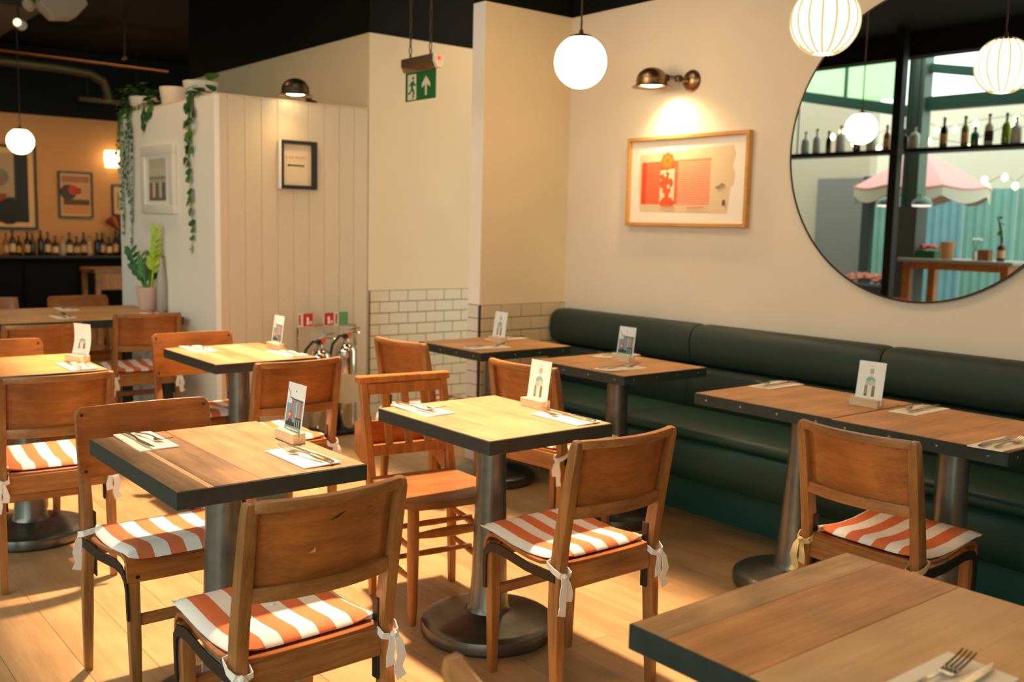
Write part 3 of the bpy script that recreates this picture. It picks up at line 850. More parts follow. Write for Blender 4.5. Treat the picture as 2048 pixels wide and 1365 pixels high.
# ================================================================== WALL PIECES
# art on the right wall
art = thing('framed_print', 'orange and cream print in a pale oak frame below the brass lamp', 'picture', (XR, 3.606, 1.6355))
AW, AH = .848, .486
Ma = frame_M((-.012, 0, 0), (0, -1, 0), (0, 0, 1))
fr = MB()
for (u0, v0, u1, v1) in ((-AW/2, -AH/2, AW/2, -AH/2+.019), (-AW/2, AH/2-.019, AW/2, AH/2), (-AW/2, -AH/2+.019, -AW/2+.019, AH/2-.019), (AW/2-.019, -AH/2+.019, AW/2, AH/2-.019)):
    MB().box(-.034, -.001, -u1, -u0, v0, v1).build('frame_bar', paleoak, art, bevel=.0015)
MB().box(-.012, -.001, -AW/2+.01, AW/2-.01, -AH/2+.01, AH/2-.01).build('mount_board', plain('mount_card', srgb(240, 232, 220), .7), art)
def av(u, v): return ((u-.5)*AW, (.5-v)*AH)
P = [((222, 198, 158), [av(*p) for p in ((.10, .20), (.46, .16), (.47, .23), (.48, .16), (.87, .14), (.89, .24), (.87, .36), (.89, .44), (.88, .56), (.86, .58), (.84, .86), (.11, .84), (.09, .5))]),
     ((236, 106, 66), [av(*p) for p in ((.118, .285), (.70, .265), (.695, .76), (.118, .755))]),
     ((240, 140, 96), [av(*p) for p in ((.43, .27), (.70, .265), (.695, .76), (.43, .757))]),
     ((228, 78, 40), [av(*p) for p in ((.118, .285), (.16, .283), (.16, .756), (.118, .755))])]
for k in range(19):
    v = .30 + k*.0245
    P.append(((246, 190, 160), [av(*p) for p in ((.44, v), (.697, v-.006), (.697, v+.003), (.44, v+.009))]))
    P.append(((238, 136, 100), [av(*p) for p in ((.17, v+.004), (.27, v), (.27, v+.006), (.17, v+.010))]))
P.append(((226, 208, 172), [av(*p) for p in ((.285, .38), (.41, .36), (.41, .72), (.285, .74))]))
for k in range(8):
    a = k*PI/4; P.append(((238, 118, 40), disc(av(.345, .28)[0]+.032*math.cos(a), av(.345, .28)[1]+.032*math.sin(a), .017)))
P += [((244, 136, 48), disc(*av(.345, .28), .030)), ((232, 108, 30), disc(*av(.345, .28), .013))]
for (u, v, r) in ((.34, .47, .036), (.37, .52, .026), (.31, .53, .024), (.345, .60, .030), (.35, .70, .036), (.31, .74, .018), (.385, .735, .02), (.30, .45, .014)):
    P.append(((238, 92, 44), disc(*av(u, v), r, 9)))
for (u, v) in ((.33, .43), (.37, .45), (.32, .66), (.375, .66), (.36, .56)): P.append(((232, 214, 180), disc(*av(u, v), .010, 6, .014)))
P += [((96, 88, 72), [av(*p) for p in ((.805, .715), (.825, .71), (.822, .77), (.80, .772))]), ((236, 160, 120), [av(*p) for p in ((.30, .79), (.42, .785), (.42, .80), (.30, .805))]), ((236, 150, 108), [av(*p) for p in ((.52, .785), (.66, .78), (.66, .80), (.52, .805))]), ((168, 140, 100), [av(*p) for p in ((.74, .58), (.80, .53), (.82, .56), (.76, .60))])]
decal('printed_picture', P, art, Ma, .0004)

def bell_lamp(name, label, base, shade, bell_r, power, wallside):
    """dome shade on a jointed arm; base disc, arm, shade, bulb"""
    t = thing(name, label, 'wall lamp', base)
    s = Vector(shade) - Vector(base)
    if wallside == 'X':
        MB().lathe([(.055, .0), (.058, -.008), (.050, -.022), (.028, -.034)], 24, axis='X').build('wall_plate', bronze, t)
        mid = Vector((-.075, .03, .006)); st = Vector((-.03, 0, 0))
    else:
        MB().lathe([(.040, .0), (.042, .006), (.030, .014)], 20).build('wall_plate', darkbronze, t)
        mid = Vector((-.03, -.02, .03)); st = Vector((0, 0, .012))
    neck = s + Vector((0, 0, bell_r*.25)) - (s-mid).normalized()*bell_r*.9
    MB().tube([st, mid, (mid+neck)/2 + Vector((0, 0, .006)), neck], [.012, .010, .010, .012], 10).build('arm', bronze, t)
    MB().lathe([(.002, -.02), (.018, -.016), (.022, 0), (.018, .016), (.002, .02)], 12, tuple(mid)).build('joint', darkbronze, t)
    MB().lathe([(.002, -.02), (.020, -.016), (.024, 0), (.020, .016), (.002, .02)], 12, tuple(neck)).build('joint', darkbronze, t)
    r = bell_r; pr = []
    for k in range(13):
        a = PI/2*k/12
        pr.append((max(.003, r*math.sin(a)), r*.30 + r*.85*math.cos(a)))
    pr += [(r, r*.05), (r*1.02, 0)]
    inner = [(p[0]-.003 if p[0] > .004 else .001, p[1]-.004) for p in reversed(pr)]
    MB().lathe(pr+inner, 32, tuple(s), cap=False).build('dome_shade', bronze if wallside == 'X' else darkbronze, t)
    MB().lathe([(r*1.0, .004), (r*1.24, -.006), (r*1.25, -.009), (r*1.0, -.002)], 32, tuple(s), cap=False).build('rim', bronze, t)
    pr2 = [(max(.001, r*.78*math.sin(PI*k/10)), r*.05-r*.24*math.cos(PI*k/10)) for k in range(11)]
    MB().lathe(pr2, 24, tuple(s+Vector((0, 0, r*.10)))).build('bulb', bulb_m, t)
    return t
bell_lamp('wall_lamp', 'brass dome lamp on jointed arm above the orange print', (XR, 3.598, 2.157), (3.915, 3.735, 2.128), .083, 10, 'X')
lamp('SPOT', 'wall_lamp_beam', (3.925, 3.725, 2.11), 30, (1.0, .68, .36), aim=(4.06, 3.66, 1.72), spot_size=R(128), spot_blend=1.0, shadow_soft_size=.03)
bell_lamp('booth_lamp', 'dark dome lamp lit on top of the booth above the black framed notice', (3.03, YB+.03, 2.128), (2.850, YB-.115, 2.150), .085, 8, 'Z')
lamp('SPOT', 'booth_lamp_beam', (2.850, YB-.125, 2.135), 9, (1.0, .60, .26), aim=(2.6, YB-.5, 1.0), spot_size=R(150), spot_blend=.9, shadow_soft_size=.04)

# notice on the booth front
nt_ = thing('framed_notice', 'small black framed notice with a dark dash, on the booth front', 'picture', (2.921, YB, 1.727))
for (u0, v0, u1, v1) in ((-.125, -.151, .125, -.128), (-.125, .128, .125, .151), (-.125, -.128, -.106, .128), (.088, -.128, .125, .128)):
    MB().box(u0, u1, -.028, -.001, v0, v1).build('frame_bar', blackframe, nt_, bevel=.001)
MB().box(-.137, -.125, -.028, -.001, -.151, .151).build('pale_edge', whitepaint, nt_)
MB().box(-.11, .10, -.012, -.001, -.135, .135).build('paper', plain('notice_paper', srgb(224, 200, 164), .7), nt_)
P = [((40, 44, 34), [(-.075, -.005), (-.072, .004), (-.055, .002), (.042, .0), (.042, -.009), (-.055, -.008), (-.072, -.012)])]
for k in range(7):
    u = -.085 + k*.021
    P.append(((186, 156, 116), rect(u, .036+.003*(k % 2), u+.004, .056))); P.append(((190, 160, 120), rect(u+.004, .044, u+.013, .048)))
    if k % 2: P.append(((186, 156, 116), rect(u+.010, .036, u+.013, .054)))
decal('printed_dash', P, nt_, frame_M((0, -.0122, 0), (1, 0, 0), (0, 0, 1)), .0004)

# white frame on the booth side
wf = thing('white_framed_photo', 'white deep framed photo of a scalloped awning on the booth side', 'picture', (2.377, 6.78, 1.63))
for (u0, v0, u1, v1) in ((-.31, -.228, .31, -.165), (-.31, .165, .31, .228), (-.31, -.165, -.235, .165), (.235, -.165, .31, .165)):
    MB().box(-.030, -.001, u0, u1, v0, v1).build('frame_bar', plain('white_gloss', srgb(236, 230, 218), .35), wf, bevel=.006, segs=2)
MB().box(-.020, -.001, -.24, .24, -.17, .17).build('mount_board', cardw, wf)
P = [((150, 136, 110), rect(-.16, -.14, .16, .14)), ((196, 184, 156), rect(-.16, .05, .16, .14))]
for k in range(5): P.append(((206, 196, 170), disc(-.128+k*.064, .05, .034, 12)))
P += [((120, 104, 78), rect(-.16, -.14, .16, -.11)), ((176, 170, 150), rect(-.16, -.02, .16, .005))]
for k, c_ in enumerate(((150, 104, 64), (206, 200, 182), (110, 112, 100), (200, 192, 172), (96, 112, 120))): P.append((c_, rect(-.15+k*.062, -.12, -.105+k*.062, -.02)))
decal('printed_picture', P, wf, frame_M((-.0202, 0, 0), (0, -1, 0), (0, 0, 1)), .0004)

# mirror
MR, MY, MZ = .676, 2.269, 1.756
mi = thing('round_mirror', 'large round mirror with thin bronze rim reflecting the courtyard', 'mirror', (XR, MY, MZ))
MB().lathe([(MR-.006, -.020), (MR-.006, -.012)], 96, axis='X').build('glass', mirror_m, mi, angle=20)
MB().lathe([(MR-.008, -.022), (MR, -.022), (MR, -.001), (MR-.008, -.001)], 96, axis='X', cap=False).build('rim', darkbronze, mi)

# exit sign
ex = thing('exit_sign', 'green running man exit sign hanging on chains', 'sign', (2.94, 4.466, 2.094))
MB().box(-.003, .003, -.142, .142, -.072, .076).build('sign_panel', greenm, ex, bevel=.001)
def man():
    w = (214, 206, 176); g = (8, 96, 36)
    P = [(w, rect(-.118, -.066, -.035, .066))]
    P += [(g, disc(-.066, .046, .010, 10)), (g, [(-.092, .020), (-.070, .034), (-.058, .030), (-.066, -.006), (-.050, -.026), (-.060, -.060), (-.074, -.060), (-.066, -.030), (-.086, -.012), (-.086, .008)]),
          (g, [(-.086, -.010), (-.078, -.020), (-.096, -.036), (-.116, -.036), (-.116, -.026), (-.100, -.026)]), (g, [(-.060, .028), (-.046, .012), (-.036, .014), (-.036, .006), (-.052, .002), (-.066, .016)]), (g, [(-.090, .022), (-.108, .008), (-.104, .002), (-.084, .012)])]
    P += [(w, [(.048, -.052), (.066, -.052), (.066, .004), (.096, -.012), (.096, .010), (.057, .048), (.018, .010), (.018, -.012), (.048, .004)])]
    return P
decal('printed_symbol', man(), ex, frame_M((-.0032, 0, 0), (0, -1, 0), (0, 0, 1)), .0003)
hb = MB()
pr = [(.030*math.cos(a), .030*math.sin(a)) for a in [PI*k/10 for k in range(11)]]
MB().prism([(-.028, .036), (.028, .036), (.030, .0), (.014, -.034), (-.014, -.034), (-.030, .0)], -.155, .150, f=lambda x, z, y: (x, y, z+.112)).build('housing', bronze, ex, bevel=.003)
MB().prism([(-.031, .038), (.031, .038), (.033, .0), (.016, -.037), (-.016, -.037), (-.033, .0)], -.176, -.155, f=lambda x, z, y: (x, y, z+.112)).build('end_cap', potwhite, ex, bevel=.006, segs=3)
MB().lathe([(.010, 0), (.009, .003)], 12, axis='Y').build('indicator_light', emitter('red_led', (1, .07, .03, 1), 2.0), ex, loc=(-.006, -.180, .122))
for y in (-.09, .10):
    ln = MB()
    for k in range(30):
        z = .150 + k*.041
        a = 0 if k % 2 else PI/2
        ln.tube([(.007*math.cos(a)*math.cos(t_), .007*math.sin(a)*math.cos(t_)+y, z+.024*math.sin(t_)) for t_ in [2*PI*q/10 for q in range(11)]], .0028, 5)
    ln.build('chain', cordm, ex)

# ================================================================== PENDANTS
def globe(label, x, y, z, r=.127, ribs=0, ztop=ZC):
    t = thing('globe_pendant', label, 'pendant lamp', (x, y, z), 0, 'globe pendants')
    pr = [(max(.002, r*math.sin(a)), -r*math.cos(a)) for a in [PI*k/24 for k in range(25)]]
    MB().lathe(pr, 40).build('glass_globe', globe_m, t, angle=60)
    if ribs:
        for k in range(ribs):
            a = 2*PI*(k+.35)/ribs
            MB().tube([((r+.0006)*math.sin(b)*math.cos(a), (r+.0006)*math.sin(b)*math.sin(a), -(r+.0006)*math.cos(b)) for b in [PI*(.10+.84*q/18) for q in range(19)]], .0055, 5).build('glass_rib', globe_rib, t)
    MB().lathe([(r*.46, r*.88), (r*.45, r*.93), (r*.30, r*1.01), (.012, r*1.06), (.009, r*1.2)], 24).build('cap', darkbronze, t)
    MB().tube([(0, 0, r*1.1), (0, 0, ztop-z)], .0045, 8).build('rod', cordm, t)
    MB().lathe([(.045, 0), (.045, -.02), (.012, -.03)], 20, (0, 0, ztop-z)).build('ceiling_rose', blackm, t)
    return t
globe('plain glowing globe pendant left of the brass wall lamp', 3.34, 3.667, 2.175)
globe('ribbed glowing globe pendant hanging before the mirror at the top edge', 3.34, 2.297, 2.175, ribs=16)
globe('small far globe pendant at the left edge over the bar', 2.47, 11.05, 2.11)
globe('globe pendant seen only in the mirror, left of the black post', .755, 4.663, 2.23)

# ================================================================== FIRE POINT
def extinguisher(x, y, label, h, hose_side, r=.072):
    t = thing('fire_extinguisher', label, 'extinguisher', (x, y, .03), 0, 'polished fire extinguishers')
    pr = [(r*.92, 0), (r, .012)] + [(r, h*.80)] + [(r*math.cos(a), h*.80 + r*.9*math.sin(a)) for a in [PI/2*k/6*.82 for k in range(1, 7)]] + [(.02, h*.80+r*.95), (.02, h*.80+r*1.2)]
    MB().lathe(pr, 28).build('cylinder', chrome, t)
    MB().lathe([(r+.0008, h*.28), (r+.0008, h*.58)], 28, cap=False).build('label_band', plain('pale_label', srgb(206, 190, 150), .5), t)
    zt = h*.80 + r*1.2
    MB().box(-.018, .018, -.016, .016, zt-.005, zt+.03).build('valve', bracket, t, bevel=.003)
    MB().sweep([(.012, 0, zt+.028), (.05, -.01, zt+.040), (.095, -.02, zt+.030)], (0, 1, 0), .018, .006).build('carry_handle', chrome, t, bevel=.001)
    MB().sweep([(-.01, 0, zt+.030), (.04, -.01, zt+.062), (.09, -.02, zt+.066)], (0, 1, 0), .018, .006).build('squeeze_lever', chrome, t, bevel=.001)
    s = hose_side
    MB().tube([(s*.012, -.01, zt+.015), (s*.06, -.02, zt+.02), (s*.115, -.03, zt-.03), (s*.135, -.03, zt-.12), (s*.115, -.035, zt-.24), (s*.095, -.03, zt-.30)], [.009]*4+[.012, .014], 10).build('hose', blackrub, t)
    MB().box(.0, .03, -.024, -.018, zt+.008, zt+.04).build('safety_tag', plain('orange_tag', srgb(232, 96, 40), .5), t)
    return t
extinguisher(2.985, 5.665, 'polished fire extinguisher with looping black hose, left of the pair', .60, -1)
extinguisher(3.175, 5.665, 'polished fire extinguisher with red collared black nozzle, right of the pair', .635, -1)
es = thing('extinguisher_stand', 'tubular steel stand holding the two extinguishers and their signs', 'stand', (3.08, 5.665, 0))
MB().tube([(.18, .10, .012), (.18, -.12, .012), (.26, -.20, .012)], .011, 8).build('foot_tube', chrome, es)
MB().tube([(-.20, .10, .012), (-.20, -.12, .012)], .011, 8).build('foot_tube', chrome, es)
MB().box(-.22, .22, -.09, .09, .018, .030).build('tray', bracket, es, bevel=.002)
for x in (-.21, .21): MB().tube([(x, .085, .02), (x, .085, .40), (x, .085, .70)], .009, 8).build('upright', chrome, es)
MB().tube([(-.21, .085, .70), (0, .085, .715), (.21, .085, .70)], .008, 8).build('top_rail', chrome, es)
for x, a in ((-.155, 0), (.028, -.25)):
    sg = MB().box(x-.055, x+.055, .076, .080, .70, .79)
    o = sg.build('safety_sign', potwhite, es)
    c0 = x+.017 if x < 0 else x-.016
    decal('printed_sign', [((200, 30, 28), rect(c0-.034, .705, c0+.034, .788)), ((240, 236, 226), rect(c0-.010, .715, c0+.006, .757)), ((240, 236, 226), disc(c0-.002, .757, .008)), ((240, 236, 226), disc(c0+.019, .728, .007, 8, .012)), ((206, 60, 44), rect(x-.048 if x < 0 else x+.030, .715, x-.034 if x < 0 else x+.044, .78))], o, frame_M((0, .0758, 0), (1, 0, 0), (0, 0, 1)), .0004)
o = MB().box(.085, .15, .076, .080, .70, .79).build('safety_sign', plain('pale_green_sign', srgb(96, 150, 96), .5), es)

# ================================================================== PLANTS
def leaf_mesh(name, mt, L, w, fold=.15, droop=.2):
    pts = []; n = 6
    for k in range(n+1):
        t = k/n; ww = w*math.sin(PI*min(1, t*.92+.06))**.8*(1 if t < .98 else .05)
        z = -droop*L*t*t
        pts += [(-ww, L*t, z+fold*ww), (0, L*t, z), (ww, L*t, z+fold*ww)]
    fs = []
    for k in range(n):
        a = k*3
        fs += [(a, a+1, a+4, a+3), (a+1, a+2, a+5, a+4)]
    mb = MB().add(pts, fs)
    me = mb.mesh(name, mt)
    return me
zz = thing('zz_plant', 'glossy green plant in a pink pot standing on the long table', 'plant', (2.295, 6.82, HT))
MB().lathe([(.056, .0), (.062, .01), (.078, .12), (.080, .138), (.082, .140), (.082, .158), (.076, .158), (.074, .140), (.01, .135)], 32).build('pot', potpink, zz)
lm = {c: leaf_mesh('leaf', c, .085, .021) for c in (leafdark, leafmid, leaflime)}
def stem(base, tip, n, mt, size=1.0, bend=(0, 0, 0)):
    b, t, bd = Vector(base), Vector(tip), Vector(bend)
    P = [b.lerp(t, k/8) + bd*math.sin(PI*k/8) for k in range(9)]
    st = MB().tube(P, [.009-.0007*k for k in range(9)], 7).build('stem', leafmid if mt is not leaflime else leaflime, zz)
    for k in range(n):
        f = .28 + .70*k/(n-1); i = min(int(f*8), 7)
        p = P[i].lerp(P[i+1], f*8-i); d = (t-b).normalized()
        a = (PI*.5 if k % 2 else -PI*.5) + random.uniform(-.5, .5)
        side = Vector((math.cos(a+.9), math.sin(a+.9), 0))
        v = (side*.75 + d*.85).normalized()
        fc = Vector((-.8, -.55, .35)); xx = v.cross(fc).normalized(); nz = xx.cross(v)
        inst('leaf', lm[mt], zz, p, Matrix((xx, v, nz)).transposed().to_euler(), (size*(1.05-.35*f),)*3)
stem((-.01, .02, .14), (-.05, .20, .40), 12, leafdark, 1.15, (0, .02, 0))
stem((.0, .03, .14), (-.02, .15, .30), 9, leafdark, 1.05)
stem((.0, -.01, .14), (.02, -.03, .36), 12, leafdark, 1.05)
stem((.01, -.03, .14), (.03, -.09, .56), 16, leaflime, .95, (0, -.01, 0))
stem((-.01, .0, .14), (-.02, .06, .37), 9, leafmid, .9)

def pot(x, y, label, r=.10, h=.125):
    t = thing('plant_pot', label, 'pot', (x, y, 2.1285), 0, 'pots on top of the booth')
    MB().lathe([(r*.80, 0), (r*.84, .008), (r, h-.006), (r, h), (r*.94, h), (r*.90, h-.02), (r*.2, h-.022)], 32).build('pot_body', potwhite, t)
    return t
pot(2.50, 7.42, 'white pot at the far end of the booth top under bushy ivy', .11, .11)
pot(2.50, 6.82, 'white pot in the middle of the booth top')
pot(2.50, 6.36, 'white pot at the near end of the booth top', .11, .12)
def trailing(name, label, x, y, z0, offs, n, size, mats, crown=0, crown_y=0):
    """offs: (sideways offset, length) of each hanging stem"""
    t = thing(name, label, 'plant', (x, y, z0), 0, 'trailing plants on the booth')
    me = [leaf_mesh('leaf', mt, .062*size, .030*size, .12, .3) for mt in mats]
    for s_, (ox, Ls) in enumerate(offs):
        Pp = [(.12, ox*.3, .03), (.05, ox*.6, .035), (-.02, ox*.85, .012)]
        for k in range(11):
            f = k/10
            Pp.append((-.034 + .004*math.sin(9*f), ox + .018*math.sin(6*f+s_*2), -.01 - (Ls-.01)*f))
        MB().tube(Pp, .0021, 5).build('vine', leafmid, t)
        m_ = max(4, int(n*Ls))
        for k in range(m_):
            f = .8 + (len(Pp)-1.82)*(k+random.random())/m_; i = min(int(f), len(Pp)-2); p = Vector(Pp[i]).lerp(Vector(Pp[i+1]), f-i)
            a = random.uniform(-1.2, 1.2)
            v = Vector((-.35, math.sin(a), -math.cos(a)*.8)).normalized()
            side = Vector((-1, random.uniform(-.5, .5), random.uniform(.1, .7)))
            xx = v.cross(side).normalized(); nz = xx.cross(v)
            q = Matrix((xx, v, nz)).transposed().to_euler()
            sc_ = random.uniform(.6, 1.1)*(1.2-.5*f/len(Pp))
            inst('leaf', random.choice(me), t, p + Vector((-.006, random.uniform(-.012, .012), 0)), q, (sc_,)*3)
    for k in range(crown):
        a = random.uniform(0, 2*PI); rr = random.uniform(.02, .15 if crown > 50 else .07)
        v = Vector((math.cos(a)-.4, math.sin(a), random.uniform(-.5, .7))).normalized()
        inst('leaf', random.choice(me), t, (.05+rr*.7*math.cos(a), crown_y+rr*1.5*math.sin(a), random.uniform(.01, .19 if crown > 50 else .10)), v.to_track_quat('Y', 'Z').to_euler(), (random.uniform(.8, 1.4),)*3)
    return t
trailing('trailing_ivy', 'long thin curtain of small leaved ivy at the far corner of the booth', 2.40, 7.42, 2.14, ((.16, .70), (.09, .90), (.02, .62), (-.05, .97), (-.11, .80), (.20, .45)), 44, .62, (leafdark, leafmid), 95, .10)
trailing('heartleaf_vine', 'single heart leaved vine hanging down the near side of the booth', 2.40, 6.21, 2.14, ((0, .99), (.03, .45), (-.045, .38)), 25, 1.15, (leafdark, leafmid), 8)
trailing('heartleaf_sprig', 'short leafy sprig spilling between the pots on the booth', 2.42, 7.06, 2.14, ((.03, .14), (-.04, .11), (-.10, .07)), 60, 1.25, (leafdark, leafmid), 14)

# slim carafe behind the plant
cb = thing('grey_carafe', 'tall grey carafe leaning behind the pink pot', 'carafe', (2.345, 6.70, HT))
MB().lathe([(.030, 0), (.034, .01), (.034, .20), (.022, .27), (.014, .31), (.014, .36)], 20).build('body', plain('grey_glaze', srgb(176, 172, 160), .4), cb)
MB().lathe([(.010, .36), (.012, .372), (.006, .38)], 12).build('stopper', plain('cork', srgb(176, 132, 84), .8), cb)

# ================================================================== FAR ROOM
bar = thing('back_bench', 'black panelled bench with bottle ledge along the far wall', 'bench', (3.2, YF, 0))
MB().box(-2.2, 3.0, -.30, -.01, 0, .845).build('panelled_front', plain('matt_black', srgb(8, 10, 9), .85, spec=.15), bar)
MB().box(-2.2, 3.0, -.36, -.01, .845, .875).build('bottle_ledge', plain('dark_walnut', srgb(44, 28, 18), .5), bar, bevel=.003)
for k in range(8): MB().box(-2.15+k*.64, -1.55+k*.64, -.318, -.30, .10, .78).build('upholstered_panel', plain('black_green_leather', srgb(9, 12, 10), .8, spec=.15), bar, bevel=.012, segs=2)
bcol = {n: plain('bottle_'+n, srgb(*c), .12, spec=.6) for n, c in dict(black=(16, 20, 16), green=(24, 44, 24), amber=(140, 76, 24), brown=(60, 34, 18), clear=(170, 156, 128), blue=(18, 26, 44)).items()}
blab = {n: plain('bottle_label_'+n, srgb(*c), .7) for n, c in dict(cream=(226, 190, 140), yellow=(214, 160, 40), tan=(206, 160, 110), none=(60, 50, 40)).items()}
def bottle_meshes(h, r, neck):
    pr = [(r*.95, 0), (r, .006), (r, h*.58), (r*.8, h*.66), (neck, h*.74), (neck, h*.97), (neck*1.15, h*.975), (neck*1.15, h)]
    return (pr, [(r+.0008, h*.14), (r+.0008, h*.46)])
def bottle(x, y, z, h, r, c, l, label, group, neck=.013):
    t = thing('bottle', label, 'bottle', (x, y, z), 0, group)
    pr, lb = bottle_meshes(h, r, neck)
    MB().lathe(pr, 16).build('glass', bcol[c], t)
    if l: MB().lathe(lb, 16, cap=False).build('paper_label', blab[l], t)
    MB().lathe([(neck*1.2, h*.93), (neck*1.2, h*1.005)], 12).build('closure', plain('foil_dark', srgb(30, 22, 18), .4), t)
    return t
seq = [('amber', 'tan', 'amber bottle'), ('brown', 'cream', 'tall brown bottle with cream label'), ('black', 'yellow', 'squat dark bottle with yellow label'), ('black', 'tan', 'squat black bottle with tan label'), ('green', None, 'plain green bottle'), ('black', None, 'slim black bottle'), ('black', 'cream', 'black bottle with a tall cream label'), ('brown', 'cream', 'short brown bottle with cream label'), ('clear', None, 'clear glass bottle'), ('black', 'cream', 'dark wine bottle with cream label'), ('green', 'tan', 'green bottle with tan label'), ('black', 'tan', 'black wine bottle with tan label'), ('clear', 'tan', 'clear bottle with dark stopper'), ('blue', None, 'blue black bottle'), ('black', 'tan', 'tall dark bottle with low tan label'), ('green', 'cream', 'squat green bottle with cream label'), ('black', 'tan', 'sloping shouldered bottle with tan label'), ('black', None, 'last black bottle beside the booth')]
ordn = ['first', 'second', 'third', 'fourth', 'fifth', 'sixth', 'seventh', 'eighth', 'ninth', 'tenth', 'eleventh', 'twelfth', 'thirteenth', 'fourteenth', 'fifteenth', 'sixteenth', 'seventeenth', 'eighteenth']
for k, (c, l, d_) in enumerate(seq):
    bottle(2.78+k*.083+random.uniform(-.008, .008), YF-.18+random.uniform(-.05, .05), .8755, random.choice((.24, .27, .29, .31)), .036+random.uniform(-.002, .003), c, l, d_ + ', ' + ordn[k] + ' from left on the far ledge', 'bottles on the far ledge')

def wall_picture(label, x0, x1, z0, z1, polys, fw=.03, fm=blackframe, mount=.05):
    t = thing('wall_picture', label, 'picture', ((x0+x1)/2, YF, (z0+z1)/2), 0, 'pictures on the far wall')
    w, h = (x1-x0)/2, (z1-z0)/2
    for (u0, v0, u1, v1) in ((-w, -h, w, -h+fw), (-w, h-fw, w, h), (-w, -h+fw, -w+fw, h-fw), (w-fw, -h+fw, w, h-fw)):
        MB().box(u0, u1, -.03, -.003, v0, v1).build('frame_bar', fm, t)
    MB().box(-w+fw*.5, w-fw*.5, -.012, -.003, -h+fw*.5, h-fw*.5).build('mount_board', plain('aged_mount', srgb(226, 180, 120), .7), t)
    decal('printed_picture', polys, t, frame_M((0, -.0125, 0), (1, 0, 0), (0, 0, 1)), .0006)
    return t
wall_picture('large dark still life in a dark frame at the left edge, far wall', 2.45, 3.21, 1.19, 2.23, [((56, 60, 52), rect(-.30, -.43, .28, .42)), ((176, 150, 110), rect(-.30, -.12, .12, .42)), ((120, 120, 100), disc(-.05, .12, .11)), ((190, 84, 40), rect(-.12, .06, .0, .10)), ((24, 26, 22), rect(.14, -.43, .28, .40)), ((44, 26, 14), rect(-.30, -.43, .22, -.20)), ((150, 60, 26), rect(-.10, -.18, .03, -.08)), ((26, 20, 14), disc(.05, -.30, .16))])
wall_picture('framed flower picture in the middle of the far wall', 3.46, 3.88, 1.35, 1.94, [((200, 150, 96), rect(-.17, -.25, .17, .24)), ((160, 110, 70), rect(-.17, .16, .17, .24)), ((70, 58, 40), disc(-.09, .03, .10)), ((190, 60, 36), disc(-.03, .06, .06)), ((168, 50, 34), disc(.03, .05, .045)), ((96, 62, 34), rect(-.15, -.13, .17, -.06)), ((206, 140, 74), rect(-.15, -.25, .17, -.14))], .022)
wall_picture('small dark framed picture half hidden by the booth', 4.12, 4.42, 1.39, 1.80, [((212, 186, 140), rect(-.10, -.16, .10, .16)), ((120, 120, 90), rect(-.08, -.12, -.06, .10)), ((150, 140, 100), disc(-.03, .02, .04))], .02)
sc_ = thing('wall_sconce', 'glowing square shaded sconce on the far wall', 'wall lamp', (4.14, YF, 2.12))
MB().prism([(-.105, -.11), (.105, -.11), (.12, .0), (.115, .11), (-.115, .11), (-.12, 0)], -.16, -.05, f=lambda x, z, y: (x, y, z)).build('shade', emitter('lit_shade', (1, .70, .34, 1), 5.5), sc_, bevel=.02, segs=3)
MB().box(-.03, .03, -.05, -.003, -.08, .08).build('back_plate', bronze, sc_)
MB().tube([(.05, -.10, -.11), (.05, -.10, -.15)], .006, 8).build('pull_knob', bronze, sc_)
dl = thing('dried_flower_bunch', 'bunch of dried rust flowers above the far ledge', 'flowers', (4.19, YF-.12, 1.10))
MB().lathe([(.03, -.22), (.04, -.12), (.035, .02), (.02, .10)], 12).build('vase', bcol['brown'], dl)
for k in range(16):
    a = random.uniform(0, 2*PI); v = Vector((math.cos(a)*1.1, math.sin(a)*.3, random.uniform(.4, 1))).normalized()
    MB().tube([(0, 0, .08), v*.12+Vector((0, 0, .1)), v*.2+Vector((0, 0, .12))], [.004, .012, .02], 6).build('flower_head', plain('rust_flower', srgb(136, 64, 34), .9), dl)
st = thing('side_table', 'dark wooden side table in front of the far bench beside the booth', 'table', (3.40, 11.2, 0))
MB().box(-.28, .30, -.28, .28, .78, .82).build('top', dseat, st, bevel=.004)
for sx in (-.24, .26):
    for sy in (-.24, .24): MB().box(sx-.025, sx+.025, sy-.025, sy+.025, 0, .78).build('leg', dseat, st, bevel=.003)
MB().box(-.25, .27, -.25, -.23, .60, .78).build('apron', dwood, st)
lamp('SPOT', 'far_fill_spot', (2.9, 12.0, 3.0), 52, (1.0, .50, .16), aim=(3.0, 13.2, 0), spot_size=R(130), spot_blend=1, shadow_soft_size=.12)  # two unseen warm spots added to fill the far room
lamp('SPOT', 'far_fill_spot_two', (4.6, 12.0, 3.0), 52, (1.0, .50, .16), aim=(4.5, 13.2, 0), spot_size=R(130), spot_blend=1, shadow_soft_size=.12)

